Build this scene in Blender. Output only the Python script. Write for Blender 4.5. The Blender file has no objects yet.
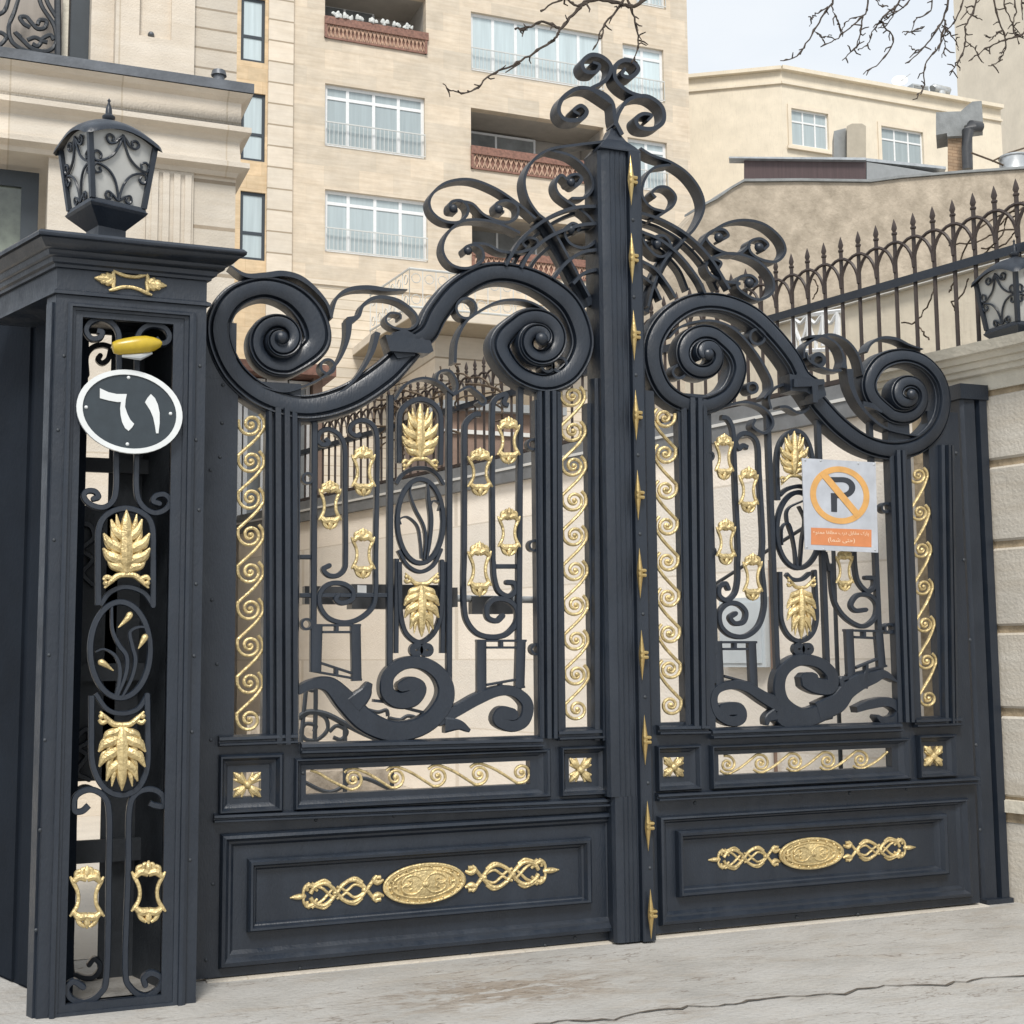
import bpy, bmesh, math, random
from mathutils import Vector, Matrix
random.seed(7)
SC = bpy.context.scene
COL = SC.collection
R = math.radians

# ------------------------------------------------------------------ camera model
F = 1330.0
ZC = Vector((400 - 512, 512 + 12060, -F)).normalized()
XC = Vector((3880 - 512, 512 - 623, -F))
XC = (XC - ZC * XC.dot(ZC)).normalized()
YC = ZC.cross(XC)
def ray(px, py):
    v = Vector((px - 512, 512 - py, -F))
    return Vector((v.dot(XC), v.dot(YC), v.dot(ZC)))
_d = ray(645, 940)
CAM = _d * (1.3 / _d.z)            # eye 1.3 m above the gate's foot, gate foot at the origin
def at(px, py, y=0.0):             # point of the plane Y = y
    d = ray(px, py)
    return CAM + d * ((y - CAM.y) / d.y)
def atz(px, py, z=0.0):
    d = ray(px, py)
    return CAM + d * ((z - CAM.z) / d.z)
def atv(px, py, P, dr):            # point of a vertical plane through P along dr
    n = Vector((dr.y, -dr.x, 0))
    d = ray(px, py)
    return CAM + d * ((P - CAM).dot(n) / d.dot(n))
def mpp(px, py, y):                # metres per pixel at that place
    return (at(px, py - .5, y) - at(px, py + .5, y)).length

# ------------------------------------------------------------------ materials
def mat(name, col, rough=.5, metal=0., var=.12, scale=6., bump=0., bscale=40., spec=.5, col2=None, stretch=None):
    m = bpy.data.materials.new(name); m.use_nodes = True
    nt = m.node_tree; N = nt.nodes; L = nt.links
    b = N['Principled BSDF']
    b.inputs['Roughness'].default_value = rough
    b.inputs['Metallic'].default_value = metal
    b.inputs['Specular IOR Level'].default_value = spec
    tc = N.new('ShaderNodeTexCoord')
    mp = N.new('ShaderNodeMapping'); L.new(tc.outputs['Object'], mp.inputs[0])
    if stretch: mp.inputs['Scale'].default_value = stretch
    nz = N.new('ShaderNodeTexNoise'); nz.inputs['Scale'].default_value = scale
    nz.inputs['Detail'].default_value = 7; nz.inputs['Roughness'].default_value = .62
    L.new(mp.outputs[0], nz.inputs['Vector'])
    rp = N.new('ShaderNodeValToRGB')
    c1 = [max(0, c * (1 - var)) for c in col]; c2 = [c * (1 + var) for c in (col2 or col)]
    rp.color_ramp.elements[0].position = .3; rp.color_ramp.elements[1].position = .7
    rp.color_ramp.elements[0].color = (*c1, 1); rp.color_ramp.elements[1].color = (*c2, 1)
    L.new(nz.outputs['Fac'], rp.inputs[0]); L.new(rp.outputs[0], b.inputs['Base Color'])
    if bump:
        n2 = N.new('ShaderNodeTexNoise'); n2.inputs['Scale'].default_value = bscale
        n2.inputs['Detail'].default_value = 6
        L.new(mp.outputs[0], n2.inputs['Vector'])
        bp = N.new('ShaderNodeBump'); bp.inputs['Strength'].default_value = bump; bp.inputs['Distance'].default_value = .02
        L.new(n2.outputs['Fac'], bp.inputs['Height']); L.new(bp.outputs[0], b.inputs['Normal'])
    m['nodes'] = 1
    return m

def stone(name, col, bw, bh, mortar=.006, mcol=None, var=.1, axis='X', rough=.75, scale=3., streak=.0, offs=.5, bump=.25):
    """coursed stone: brick pattern along the wall and up it"""
    m = mat(name, col, rough, 0, var, scale, bump, 60, .3)
    nt = m.node_tree; N = nt.nodes; L = nt.links; b = N['Principled BSDF']
    tc = N['Texture Coordinate'] if 'Texture Coordinate' in N else [n for n in N if n.type == 'TEX_COORD'][0]
    sp = N.new('ShaderNodeSeparateXYZ'); L.new(tc.outputs['Object'], sp.inputs[0])
    cb = N.new('ShaderNodeCombineXYZ')
    L.new(sp.outputs[axis], cb.inputs['X']); L.new(sp.outputs['Z'], cb.inputs['Y'])
    br = N.new('ShaderNodeTexBrick')
    br.inputs['Scale'].default_value = 1; br.inputs['Brick Width'].default_value = bw; br.inputs['Row Height'].default_value = bh
    br.inputs['Mortar Size'].default_value = mortar; br.inputs['Mortar Smooth'].default_value = .3; br.offset = offs
    br.inputs['Color1'].default_value = (.88, .88, .88, 1); br.inputs['Color2'].default_value = (1.06, 1.03, 1.0, 1)
    mc = mcol or (.62, .58, .52)
    br.inputs['Mortar'].default_value = (*mc, 1)
    L.new(cb.outputs[0], br.inputs['Vector'])
    mx = N.new('ShaderNodeMix'); mx.data_type = 'RGBA'; mx.blend_type = 'MULTIPLY'; mx.inputs[0].default_value = 1
    src = b.inputs['Base Color'].links[0].from_socket
    L.new(src, mx.inputs[6]); L.new(br.outputs['Color'], mx.inputs[7])
    out = mx.outputs[2]
    if streak:
        mp = N.new('ShaderNodeMapping'); mp.inputs['Scale'].default_value = (.35, .35, 4.)
        L.new(tc.outputs['Object'], mp.inputs[0])
        nz = N.new('ShaderNodeTexNoise'); nz.inputs['Scale'].default_value = 2.2; nz.inputs['Detail'].default_value = 8
        nz.inputs['Roughness'].default_value = .7
        L.new(mp.outputs[0], nz.inputs['Vector'])
        rp = N.new('ShaderNodeValToRGB'); rp.color_ramp.elements[0].position = .34; rp.color_ramp.elements[1].position = .6
        rp.color_ramp.elements[0].color = (1 - streak, 1 - streak * 1.25, 1 - streak * 1.6, 1); rp.color_ramp.elements[1].color = (1, 1, 1, 1)
        L.new(nz.outputs['Fac'], rp.inputs[0])
        m2 = N.new('ShaderNodeMix'); m2.data_type = 'RGBA'; m2.blend_type = 'MULTIPLY'; m2.inputs[0].default_value = 1
        L.new(out, m2.inputs[6]); L.new(rp.outputs[0], m2.inputs[7]); out = m2.outputs[2]
    L.new(out, b.inputs['Base Color'])
    return m

M = {}
M['iron'] = mat('iron_paint', (.0095, .0150, .0250), .36, 0, .14, 3.0, .12, 55, .6, col2=(.0135, .0195, .030), stretch=(2.5, 2.5, .8))
def weather(m, lo=.28, hi=.55, dust=(.075, .08, .086), amt=.09):
    """uneven gloss and a thin film of dust in streaks and patches"""
    nt = m.node_tree; N = nt.nodes; L = nt.links; b = N['Principled BSDF']
    tc = [n for n in N if n.type == 'TEX_COORD'][0]
    n1 = N.new('ShaderNodeTexNoise'); n1.inputs['Scale'].default_value = 7; n1.inputs['Detail'].default_value = 8; n1.inputs['Roughness'].default_value = .7
    L.new(tc.outputs['Object'], n1.inputs['Vector'])
    r = N.new('ShaderNodeMapRange'); r.inputs[1].default_value = .35; r.inputs[2].default_value = .68; r.inputs[3].default_value = lo; r.inputs[4].default_value = hi
    L.new(n1.outputs['Fac'], r.inputs[0]); L.new(r.outputs[0], b.inputs['Roughness'])
    mp = N.new('ShaderNodeMapping'); mp.inputs['Scale'].default_value = (9, 9, 1.1); L.new(tc.outputs['Object'], mp.inputs[0])
    n2 = N.new('ShaderNodeTexNoise'); n2.inputs['Scale'].default_value = 2.6; n2.inputs['Detail'].default_value = 9; n2.inputs['Roughness'].default_value = .72
    L.new(mp.outputs[0], n2.inputs['Vector'])
    r2 = N.new('ShaderNodeMapRange'); r2.inputs[1].default_value = .52; r2.inputs[2].default_value = .78; r2.inputs[3].default_value = 0; r2.inputs[4].default_value = amt
    L.new(n2.outputs['Fac'], r2.inputs[0])
    mx = N.new('ShaderNodeMix'); mx.data_type = 'RGBA'; src = b.inputs['Base Color'].links[0].from_socket
    L.new(r2.outputs[0], mx.inputs[0]); L.new(src, mx.inputs[6]); mx.inputs[7].default_value = (*dust, 1); L.new(mx.outputs[2], b.inputs['Base Color'])
weather(M['iron'])
M['iron2'] = mat('iron_paint_old', (.036, .042, .050), .5, 0, .25, 8, .12, 60, .45)
M['iron_matte'] = mat('iron_paint_matte', (.009, .013, .020), .85, 0, .2, 3, .1, 40, .12)
M['gold'] = mat('gold_paint', (.62, .49, .25), .36, .55, .34, 26, .35, 90, .5)
weather(M['gold'], .28, .58, (.15, .095, .04), .8)
M['brass'] = mat('brass_metal', (.55, .40, .17), .3, .85, .15, 30, .1, 60)
M['white'] = mat('white_metal', (.72, .73, .73), .4, 0, .06, 12)
M['plate'] = mat('enamel_dark', (.030, .040, .048), .28, 0, .15, 20)
M['platewhite'] = mat('enamel_white', (.66, .68, .68), .35, 0, .06, 10)
M['lampshade'] = mat('mustard_enamel', (.46, .325, .025), .28, 0, .2, 14)
M['signgrey'] = mat('sign_sheet', (.46, .485, .53), .4, .1, .14, 9)
M['signorange'] = mat('sign_orange', (.62, .34, .11), .45, 0, .12, 18)
M['signred'] = mat('sign_vermilion', (.58, .22, .09), .45, 0, .08, 18)
M['signblack'] = mat('sign_ink', (.03, .035, .045), .5, 0, .1, 10)
M['signtext'] = mat('sign_lettering', (.78, .62, .45), .5, 0, .05, 10)
M['frost'] = mat('frosted_glass', (.44, .44, .42), .35, 0, .15, 5, spec=.5)
M['villa'] = stone('villa_limestone', (.65, .595, .515), .9, 3.0, .008, (.80, .76, .70), .08, streak=.10, offs=.0)
M['villapanel'] = stone('villa_rusticated', (.60, .55, .475), 30, .42, .02, (.55, .5, .44), .08, streak=.1)
M['lead'] = mat('lead_flashing', (.105, .115, .13), .45, .3, .3, 5, .1)
M['villawin'] = mat('window_frame_black', (.035, .045, .055), .4, 0, .1, 9)
M['glassdark'] = mat('window_glass_dark', (.14, .16, .13), .08, 0, .7, 2.2, spec=.8)
M['apt'] = stone('travertine', (.645, .57, .465), 1.1, .62, .006, (.92, .89, .85), .10, streak=.14, scale=2.)
M['aptlow'] = stone('travertine_courses', (.68, .61, .505), 40, .30, .016, (.62, .57, .5), .06, streak=.1)
M['aptjoint'] = stone('pilaster_stone', (.70, .63, .53), 40, .66, .03, (.5, .46, .4), .06, streak=.08)
M['aptorange'] = stone('honey_stone', (.64, .50, .33), .9, .42, .008, (.85, .8, .75), .12, streak=.12)
M['pane'] = mat('curtained_glass', (.50, .58, .60), .12, 0, .10, 1.0, spec=.6, stretch=(9, 9, .4))
def vary(m, lo, hi):
    nt = m.node_tree; N = nt.nodes; L = nt.links; b = N['Principled BSDF']; oi = N.new('ShaderNodeObjectInfo')
    r = N.new('ShaderNodeMapRange'); r.inputs[3].default_value = lo; r.inputs[4].default_value = hi; L.new(oi.outputs['Random'], r.inputs[0])
    mx = N.new('ShaderNodeMix'); mx.data_type = 'RGBA'; mx.blend_type = 'MULTIPLY'; mx.inputs[0].default_value = 1; src = b.inputs['Base Color'].links[0].from_socket
    cc = N.new('ShaderNodeCombineXYZ')
    for i in range(3): L.new(r.outputs[0], cc.inputs[i])
    L.new(src, mx.inputs[6]); L.new(cc.outputs[0], mx.inputs[7]); L.new(mx.outputs[2], b.inputs['Base Color'])
vary(M['pane'], .55, 1.3)
M['rail'] = mat('railing_pale', (.55, .56, .54), .5, 0, .06, 10)
M['rust'] = mat('balcony_wood', (.21, .105, .075), .6, 0, .4, 12, .3)
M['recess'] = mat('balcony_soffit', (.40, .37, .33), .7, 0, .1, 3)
M['plaster'] = mat('cream_plaster', (.69, .62, .50), .8, 0, .08, 1.6, .2, 20, .3)
M['plaster2'] = mat('tower_plaster', (.70, .62, .50), .8, 0, .08, 1.0, .2, 20, .3)
M['rubble'] = mat('mud_render', (.36, .305, .235), .9, 0, .22, 2.6, .8, 14, .2, col2=(.42, .36, .285))
M['maroon'] = mat('maroon_sheet', (.085, .056, .055), .5, .1, .2, 3, stretch=(9, 9, .3))
M['greysheet'] = mat('grey_sheet', (.30, .31, .31), .5, .2, .12, 6)
M['steel'] = mat('galvanised', (.46, .48, .49), .4, .4, .2, 6)
M['concrete'] = mat('concrete_duct', (.24, .25, .25), .8, 0, .2, 5, .3)
M['brickbr'] = stone('chimney_brick', (.42, .30, .20), .24, .07, .01, (.7, .65, .6), .2)
M['yard'] = stone('yard_wall_stone', (.90, .845, .765), 1.5, .62, .008, (.80, .77, .73), .04, axis='X', streak=.04)
M['bouncefloor'] = stone('bounce_paving', (.70, .66, .60), .6, .6, .008, (.7, .68, .65), .08, axis='X')  # pale surface for the floor added as a light bounce in the yard
M['coping'] = mat('grey_coping', (.17, .175, .18), .55, 0, .2, 6, .1)
M['copewhite'] = mat('white_coping', (.62, .61, .58), .6, 0, .06, 6)
M['pier'] = stone('pier_stone', (.60, .565, .50), 1.2, 30, .004, (.8, .78, .74), .10, axis='X', streak=.12, scale=4)
M['piercorn'] = mat('pier_cornice_stone', (.62, .575, .48), .7, 0, .10, 7, .3, 30, .3)
weather(M['plaster'], .75, .85, (.44, .39, .31), .5); weather(M['plaster2'], .75, .85, (.46, .41, .33), .45); weather(M['pier'], .7, .82, (.36, .32, .27), .45)
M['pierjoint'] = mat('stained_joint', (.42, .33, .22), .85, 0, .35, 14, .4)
M['bark'] = mat('bark', (.075, .06, .05), .9, 0, .3, 25, .6, 60, .2)
M['vine'] = mat('dry_vine', (.12, .09, .065), .9, 0, .3, 25, .4, 60, .2)
M['brownwall'] = mat('brown_render', (.22, .15, .115), .8, 0, .2, 4, .2)
M['stair'] = mat('stair_stone', (.42, .36, .29), .8, 0, .35, 9, .5, 30)
M['opener'] = mat('opener_housing', (.05, .052, .056), .4, 0, .2, 8)

M['iron_brown'] = mat('fence_paint', (.042, .030, .026), .55, 0, .3, 10, .1)
M['cabinet'] = mat('cabinet_paint', (.58, .63, .66), .4, 0, .06, 5)
M['villapanel2'] = stone('villa_rusticated_fine', (.57, .525, .455), 30, .19, .012, (.55, .5, .44), .08, streak=.1)
M['curtain'] = mat('drawn_curtain', (.30, .265, .23), .5, 0, .15, 2, stretch=(8, 8, .3))
M['glassgrey'] = mat('window_glass_grey', (.20, .21, .21), .12, 0, .35, 1.5, spec=.6)
M['rustlight'] = mat('balcony_lattice', (.42, .27, .19), .6, 0, .3, 12, .2)
M['duct_tan'] = mat('duct_tan_paint', (.40, .355, .28), .6, 0, .1, 4)

M['seamdirt'] = mat('seam_dirt', (.11, .09, .07), .95, 0, .4, 30, .4)
def ground_mat():
    m = mat('driveway_concrete', (.365, .352, .328), .8, 0, .16, 2.2, .35, 45, .3)
    nt = m.node_tree; N = nt.nodes; L = nt.links; b = N['Principled BSDF']
    tc = [n for n in N if n.type == 'TEX_COORD'][0]
    src = b.inputs['Base Color'].links[0].from_socket
    def mul(fac_sock, colr, a):
        nonlocal src
        mx = N.new('ShaderNodeMix'); mx.data_type = 'RGBA'
        L.new(fac_sock, mx.inputs[0]); L.new(src, mx.inputs[6]); mx.inputs[7].default_value = (*colr, 1); src = mx.outputs[2]
    def noise(sc, det, st=(1, 1, 1), rough=.6, dist=0):
        mp = N.new('ShaderNodeMapping'); mp.inputs['Scale'].default_value = st; L.new(tc.outputs['Object'], mp.inputs[0])
        n = N.new('ShaderNodeTexNoise'); n.inputs['Scale'].default_value = sc; n.inputs['Detail'].default_value = det
        n.inputs['Roughness'].default_value = rough; n.inputs['Distortion'].default_value = dist
        L.new(mp.outputs[0], n.inputs['Vector']); return n
    def ramp(sock, p0, p1, v0, v1):
        r = N.new('ShaderNodeMapRange'); r.inputs[1].default_value = p0; r.inputs[2].default_value = p1
        r.inputs[3].default_value = v0; r.inputs[4].default_value = v1; L.new(sock, r.inputs[0]); return r.outputs[0]
    n1 = noise(3.2, 9, (1, 2.6, 1), .68, .6)
    mul(ramp(n1.outputs['Fac'], .50, .68, 0, .45), (.30, .245, .185), 0)
    n2 = noise(1.3, 8, (1, 2, 1), .6)
    mul(ramp(n2.outputs['Fac'], .42, .60, 0, .6), (.44, .43, .41), 0)
    # thin wandering cracks along the slab
    n3 = noise(1.1, 6, (.55, 2.4, 1), .6, .3)
    sb = N.new('ShaderNodeMath'); sb.operation = 'SUBTRACT'; L.new(n3.outputs['Fac'], sb.inputs[0]); sb.inputs[1].default_value = .5
    ab = N.new('ShaderNodeMath'); ab.operation = 'ABSOLUTE'; L.new(sb.outputs[0], ab.inputs[0])
    mul(ramp(ab.outputs[0], .001, .004, .7, 0), (.16, .13, .105), 0)
    n4 = noise(2.3, 7, (.6, 1.6, 1), .65, .5)
    sb = N.new('ShaderNodeMath'); sb.operation = 'SUBTRACT'; L.new(n4.outputs['Fac'], sb.inputs[0]); sb.inputs[1].default_value = .58
    ab = N.new('ShaderNodeMath'); ab.operation = 'ABSOLUTE'; L.new(sb.outputs[0], ab.inputs[0])
    mul(ramp(ab.outputs[0], .001, .006, .35, 0), (.2, .165, .13), 0)
    # spalled brown patch of its own shape in front of the left leaf
    pc = atz(505, 992)
    mp = N.new('ShaderNodeMapping'); mp.vector_type = 'POINT'; mp.inputs['Location'].default_value = (-pc.x, -pc.y * 2.2, 0); mp.inputs['Scale'].default_value = (1, 2.2, 1); L.new(tc.outputs['Object'], mp.inputs[0])
    ln = N.new('ShaderNodeVectorMath'); ln.operation = 'LENGTH'; L.new(mp.outputs[0], ln.inputs[0])
    n6 = noise(5.5, 10, (1, 2.2, 1), .72, .8); n7 = noise(16, 6, (1, 2.5, 1), .7, .3)
    m1 = ramp(ln.outputs['Value'], .15, .75, 1, 0)
    def math2(op, x, y):
        q = N.new('ShaderNodeMath'); q.operation = op; L.new(x, q.inputs[0])
        if isinstance(y, float): q.inputs[1].default_value = y
        else: L.new(y, q.inputs[1])
        return q.outputs[0]
    f1 = math2('MULTIPLY', m1, ramp(n6.outputs['Fac'], .44, .52, 0, 1)); mul(math2('MULTIPLY', f1, .75), (.24, .19, .14), 0)
    mul(math2('MULTIPLY', f1, ramp(n7.outputs['Fac'], .52, .62, 0, .9)), (.13, .10, .075), 0)
    n5 = noise(70, 4)
    mul(ramp(n5.outputs['Fac'], .56, .72, 0, .5), (.22, .21, .2), 0)
    L.new(src, b.inputs['Base Color'])
    return m
M['ground'] = ground_mat()

# ------------------------------------------------------------------ objects
def base_of(o):
    v = Vector((0, 0, 0))
    while o is not None: v = v + Vector(o.location); o = o.parent
    return v
def tag(o, label=None, cat=None, group=None, kind=None):
    if label: o['label'] = label
    if cat: o['category'] = cat
    if group: o['group'] = group
    if kind: o['kind'] = kind
    return o
def thing(name, loc, label, cat, group=None):
    o = bpy.data.objects.new(name, None); COL.objects.link(o); o.location = loc; o.empty_display_size = .1
    return tag(o, label, cat, group)

def spline(pts, n=7):
    """Catmull-Rom through tuples of any length"""
    if len(pts) < 3 or n <= 1: return [tuple(p) for p in pts]
    P = [tuple(2 * a - b for a, b in zip(pts[0], pts[1]))] + list(pts) + [tuple(2 * a - b for a, b in zip(pts[-1], pts[-2]))]
    out = []
    for i in range(1, len(P) - 2):
        p0, p1, p2, p3 = P[i - 1:i + 3]
        for k in range(n):
            t = k / n; t2 = t * t; t3 = t2 * t
            out.append(tuple(.5 * (2 * b + (c - a) * t + (2 * a - 5 * b + 4 * c - d) * t2 + (3 * b - a - 3 * c + d) * t3)
                             for a, b, c, d in zip(p0, p1, p2, p3)))
    out.append(tuple(P[-2])); return out

def curl(cx, cy, r0, r1, a0, turn, n=None):
    """spiral in the picture: degrees, 0 = right, 90 = down; turn may be negative"""
    n = n or max(6, int(abs(turn) / 22))
    return [(cx + (r0 + (r1 - r0) * i / n) * math.cos(R(a0 + turn * i / n)),
             cy + (r0 + (r1 - r0) * i / n) * math.sin(R(a0 + turn * i / n))) for i in range(n + 1)]

class Zm:                                 # zoomed view -> picture coordinates
    def __init__(s, ox, oy, size, res=1024.): s.ox, s.oy, s.k = ox, oy, size / res
    def __call__(s, *pts):
        return [(s.ox + p[0] * s.k, s.oy + p[1] * s.k) + tuple(q * s.k if i == 0 else q for i, q in enumerate(p[2:])) for p in pts]

def FLAT(t, t0=0.): return [(-1, t0), (1, t0), (1, t), (-1, t)]
def BEV(t, b=.004): return [(-1, b), (-.75, 0), (.75, 0), (1, b), (1, t), (-1, t)]
HALF = [(-1, 0), (-.72, -.7), (0, -1), (.72, -.7), (1, 0), (1, .5), (-1, .5)]
ROUND = [(math.cos(R(a)), math.sin(R(a))) for a in range(0, 360, 45)]
MOULD = [(-1, .075), (-1, .004), (-.95, -.006), (-.86, -.008), (-.80, .008), (-.72, .009), (-.64, -.016), (-.5, -.020), (-.15, -.024), (.25, -.026),
         (.42, -.025), (.52, -.010), (.60, -.008), (.66, -.020), (.78, -.022), (.84, -.006), (.92, -.004), (1, .008), (1, .075)]
MOULD2 = [(-1, .05), (-1, 0), (-.8, -.012), (-.35, -.022), (0, -.026), (.35, -.022), (.8, -.012), (1, 0), (1, .05)]

class MB:
    def __init__(s): s.v = []; s.f = []
    def add(s, vs, fs):
        o = len(s.v); s.v += [tuple(v) for v in vs]; s.f += [tuple(i + o for i in f) for f in fs]
    def sweep(s, P, hw, prof, y0, rel=False, ys=None, closed=False, cap=True):
        n = len(P); K = len(prof); vs = []; fs = []
        for i in range(n):
            a = P[(i - 1) % n] if (closed or i > 0) else P[i]
            b = P[(i + 1) % n] if (closed or i < n - 1) else P[i]
            t = (b[0] - a[0], b[1] - a[1]); l = math.hypot(*t) or 1e-9
            nx, nz = -t[1] / l, t[0] / l
            w = hw[i]; yy = y0 + (ys[i] if ys else 0)
            for q, d in prof:
                vs.append((P[i][0] + nx * q * w, yy + (d * w if rel else d), P[i][1] + nz * q * w))
        m = n if closed else n - 1
        for i in range(m):
            j = (i + 1) % n
            for k in range(K):
                l = (k + 1) % K
                fs.append((i * K + k, i * K + l, j * K + l, j * K + k))
        if not closed and cap:
            fs.append(tuple(range(K))[::-1]); fs.append(tuple((n - 1) * K + k for k in range(K)))
        s.add(vs, fs)
    def px(s, pts, w=None, prof=None, y=0., rel=False, n=7, closed=False, off=0., rnd=False):
        """sweep along picture points (x, y[, width px[, extra depth m]]) laid on the plane Y = y"""
        wd = w if w is not None else 4.
        q = [(p[0], p[1], p[2] if len(p) > 2 else wd, p[3] if len(p) > 3 else 0.) for p in pts]
        q = spline(q, n)
        if rnd and len(q) > 2:
            u, v = q[-2], q[-1]; l = math.hypot(v[0] - u[0], v[1] - u[1]) or 1; e = ((v[0] - u[0]) / l, (v[1] - u[1]) / l)
            for f, ww in ((.22, .90), (.38, .66), (.46, .36)): q.append((v[0] + e[0] * v[2] * f, v[1] + e[1] * v[2] * f, v[2] * ww, v[3]))
        P = []; hw = []; ys = []
        for a in q:
            v = at(a[0], a[1], y); P.append((v.x, v.z)); hw.append(max(.0006, a[2] * .5 * mpp(a[0], a[1], y))); ys.append(a[3] - (0 if closed else .003 * len(P) / len(q)))
        s.sweep(P, hw, prof, y + off, rel, ys, closed)
    def strap(s, pts, th=2.4, depth=.075, y=.02, n=7):
        """flat bar bent on edge: thin in the gate's plane, deep across it"""
        s.px(pts, th, FLAT(depth), y, n=n, off=-depth / 2)
    def box(s, x0, x1, y0, y1, z0, z1):
        vs = [(x, y, z) for z in (z0, z1) for y in (y0, y1) for x in (x0, x1)]
        s.add(vs, [(0, 1, 5, 4), (1, 3, 7, 5), (3, 2, 6, 7), (2, 0, 4, 6), (4, 5, 7, 6), (0, 2, 3, 1)])
    def hexa(s, a, b):                    # two rings of equal length joined, ends filled
        n = len(a)
        s.add(list(a) + list(b), [tuple(range(n))[::-1], tuple(range(n, 2 * n))] + [(i, (i + 1) % n, n + (i + 1) % n, n + i) for i in range(n)])
    def prism(s, poly, y0, y1):           # polygon of (X, Z) given thickness in Y
        s.hexa([(p[0], y0, p[1]) for p in poly], [(p[0], y1, p[1]) for p in poly])
    def pxprism(s, pts, y, th):           # polygon of picture points on Y = y, th metres thick going back
        s.prism([(at(p[0], p[1], y).x, at(p[0], p[1], y).z) for p in pts], y, y + th)
    def pbar(s, p0, p1, w0, w1, prof, y, rel=False, off=0.):   # straight moulding between two picture points
        s.px([(p0[0], p0[1], w0), (p1[0], p1[1], w1)], None, prof, y, rel, n=1, off=off)
    def rings(s, rs, fill=True, back=None):
        """nested mitred frames: rs = [(four picture corners, Y)]"""
        vs = []; fs = []
        for q, y in rs:
            for p in q: vs.append(Vector((p[1], y, p[2])) if len(p) == 3 else at(p[0], p[1], y))
        m = len(rs)
        for i in range(m - 1):
            for k in range(4):
                l = (k + 1) % 4
                fs.append((i * 4 + k, i * 4 + l, i * 4 + 4 + l, i * 4 + 4 + k))
        if fill: fs.append(tuple((m - 1) * 4 + k for k in range(4)))
        s.add(vs, fs)
    def tube(s, pts, rad, k=6, cap=True):
        n = len(pts); pts = [Vector(p) for p in pts]; vs = []; fs = []
        ref = Vector((.31, .22, .93))
        for i in range(n):
            t = (pts[min(i + 1, n - 1)] - pts[max(i - 1, 0)]).normalized()
            u = t.cross(ref)
            if u.length < .05: u = t.cross(Vector((1, 0, 0)))
            u.normalize(); v = t.cross(u)
            r = rad[i] if isinstance(rad, (list, tuple)) else rad
            for j in range(k):
                a = 2 * math.pi * j / k
                vs.append(pts[i] + u * (r * math.cos(a)) + v * (r * math.sin(a)))
        for i in range(n - 1):
            for j in range(k):
                l = (j + 1) % k
                fs.append((i * k + j, i * k + l, i * k + k + l, i * k + k + j))
        if cap: fs += [tuple(range(k))[::-1], tuple((n - 1) * k + j for j in range(k))]
        s.add(vs, fs)
    def dome(s, c, r, dirn=(0, -1, 0), h=None, k=10):
        c = Vector(c); d = Vector(dirn).normalized(); u = d.orthogonal().normalized(); v = d.cross(u); h = h or r * .6
        vs = []; fs = []
        st = 3
        for i in range(st):
            a = math.pi / 2 * i / st
            for j in range(k):
                b = 2 * math.pi * j / k
                vs.append(c + d * (h * math.sin(a)) + (u * math.cos(b) + v * math.sin(b)) * (r * math.cos(a)))
        vs.append(c + d * h)
        for i in range(st - 1):
            for j in range(k):
                l = (j + 1) % k; fs.append((i * k + j, i * k + l, i * k + k + l, i * k + k + j))
        for j in range(k): fs.append(((st - 1) * k + j, (st - 1) * k + (j + 1) % k, st * k))
        fs.append(tuple(range(k))[::-1])
        s.add(vs, fs)
    def lathe(s, c, prof, k=16, rot=0., sq=(1, 1)):
        c = Vector(c); vs = []; fs = []; n = len(prof)
        for r, z in prof:
            for j in range(k):
                a = 2 * math.pi * j / k + rot
                vs.append((c.x + r * math.cos(a) * sq[0], c.y + r * math.sin(a) * sq[1], c.z + z))
        for i in range(n - 1):
            for j in range(k):
                l = (j + 1) % k; fs.append((i * k + j, i * k + l, i * k + k + l, i * k + k + j))
        fs += [tuple(range(k))[::-1], tuple((n - 1) * k + j for j in range(k))]
        s.add(vs, fs)
    def grid_plate(s, x0, x1, z0, z1, y0, y1, holes):
        """flat plate with rectangular holes (xa, xb, za, zb)"""
        xs = sorted({x0, x1} | {min(max(h[i], x0), x1) for h in holes for i in (0, 1)})
        zs = sorted({z0, z1} | {min(max(h[i], z0), z1) for h in holes for i in (2, 3)})
        def solid(i, j):
            if i < 0 or j < 0 or i >= len(xs) - 1 or j >= len(zs) - 1: return False
            cx = (xs[i] + xs[i + 1]) / 2; cz = (zs[j] + zs[j + 1]) / 2
            return not any(h[0] < cx < h[1] and h[2] < cz < h[3] for h in holes)
        for i in range(len(xs) - 1):
            for j in range(len(zs) - 1):
                if not solid(i, j): continue
                a, b, c, d = xs[i], xs[i + 1], zs[j], zs[j + 1]
                s.add([(a, y0, c), (b, y0, c), (b, y0, d), (a, y0, d), (a, y1, c), (b, y1, c), (b, y1, d), (a, y1, d)],
                      [(0, 1, 2, 3), (7, 6, 5, 4)] + ([] if solid(i, j - 1) else [(4, 5, 1, 0)]) + ([] if solid(i, j + 1) else [(3, 2, 6, 7)])
                      + ([] if solid(i - 1, j) else [(0, 3, 7, 4)]) + ([] if solid(i + 1, j) else [(1, 5, 6, 2)]))
    def build(s, name, m, parent=None, smooth=38, label=None):
        off = base_of(parent) if parent else Vector((0, 0, 0))
        me = bpy.data.meshes.new(name)
        me.from_pydata([(v[0] - off.x, v[1] - off.y, v[2] - off.z) for v in s.v], [], s.f)
        bm = bmesh.new(); bm.from_mesh(me)
        bmesh.ops.remove_doubles(bm, verts=bm.verts, dist=1e-5)
        bmesh.ops.recalc_face_normals(bm, faces=bm.faces)
        bm.to_mesh(me); bm.free()
        me.materials.append(M[m] if isinstance(m, str) else m)
        for p in me.polygons: p.use_smooth = True
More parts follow.
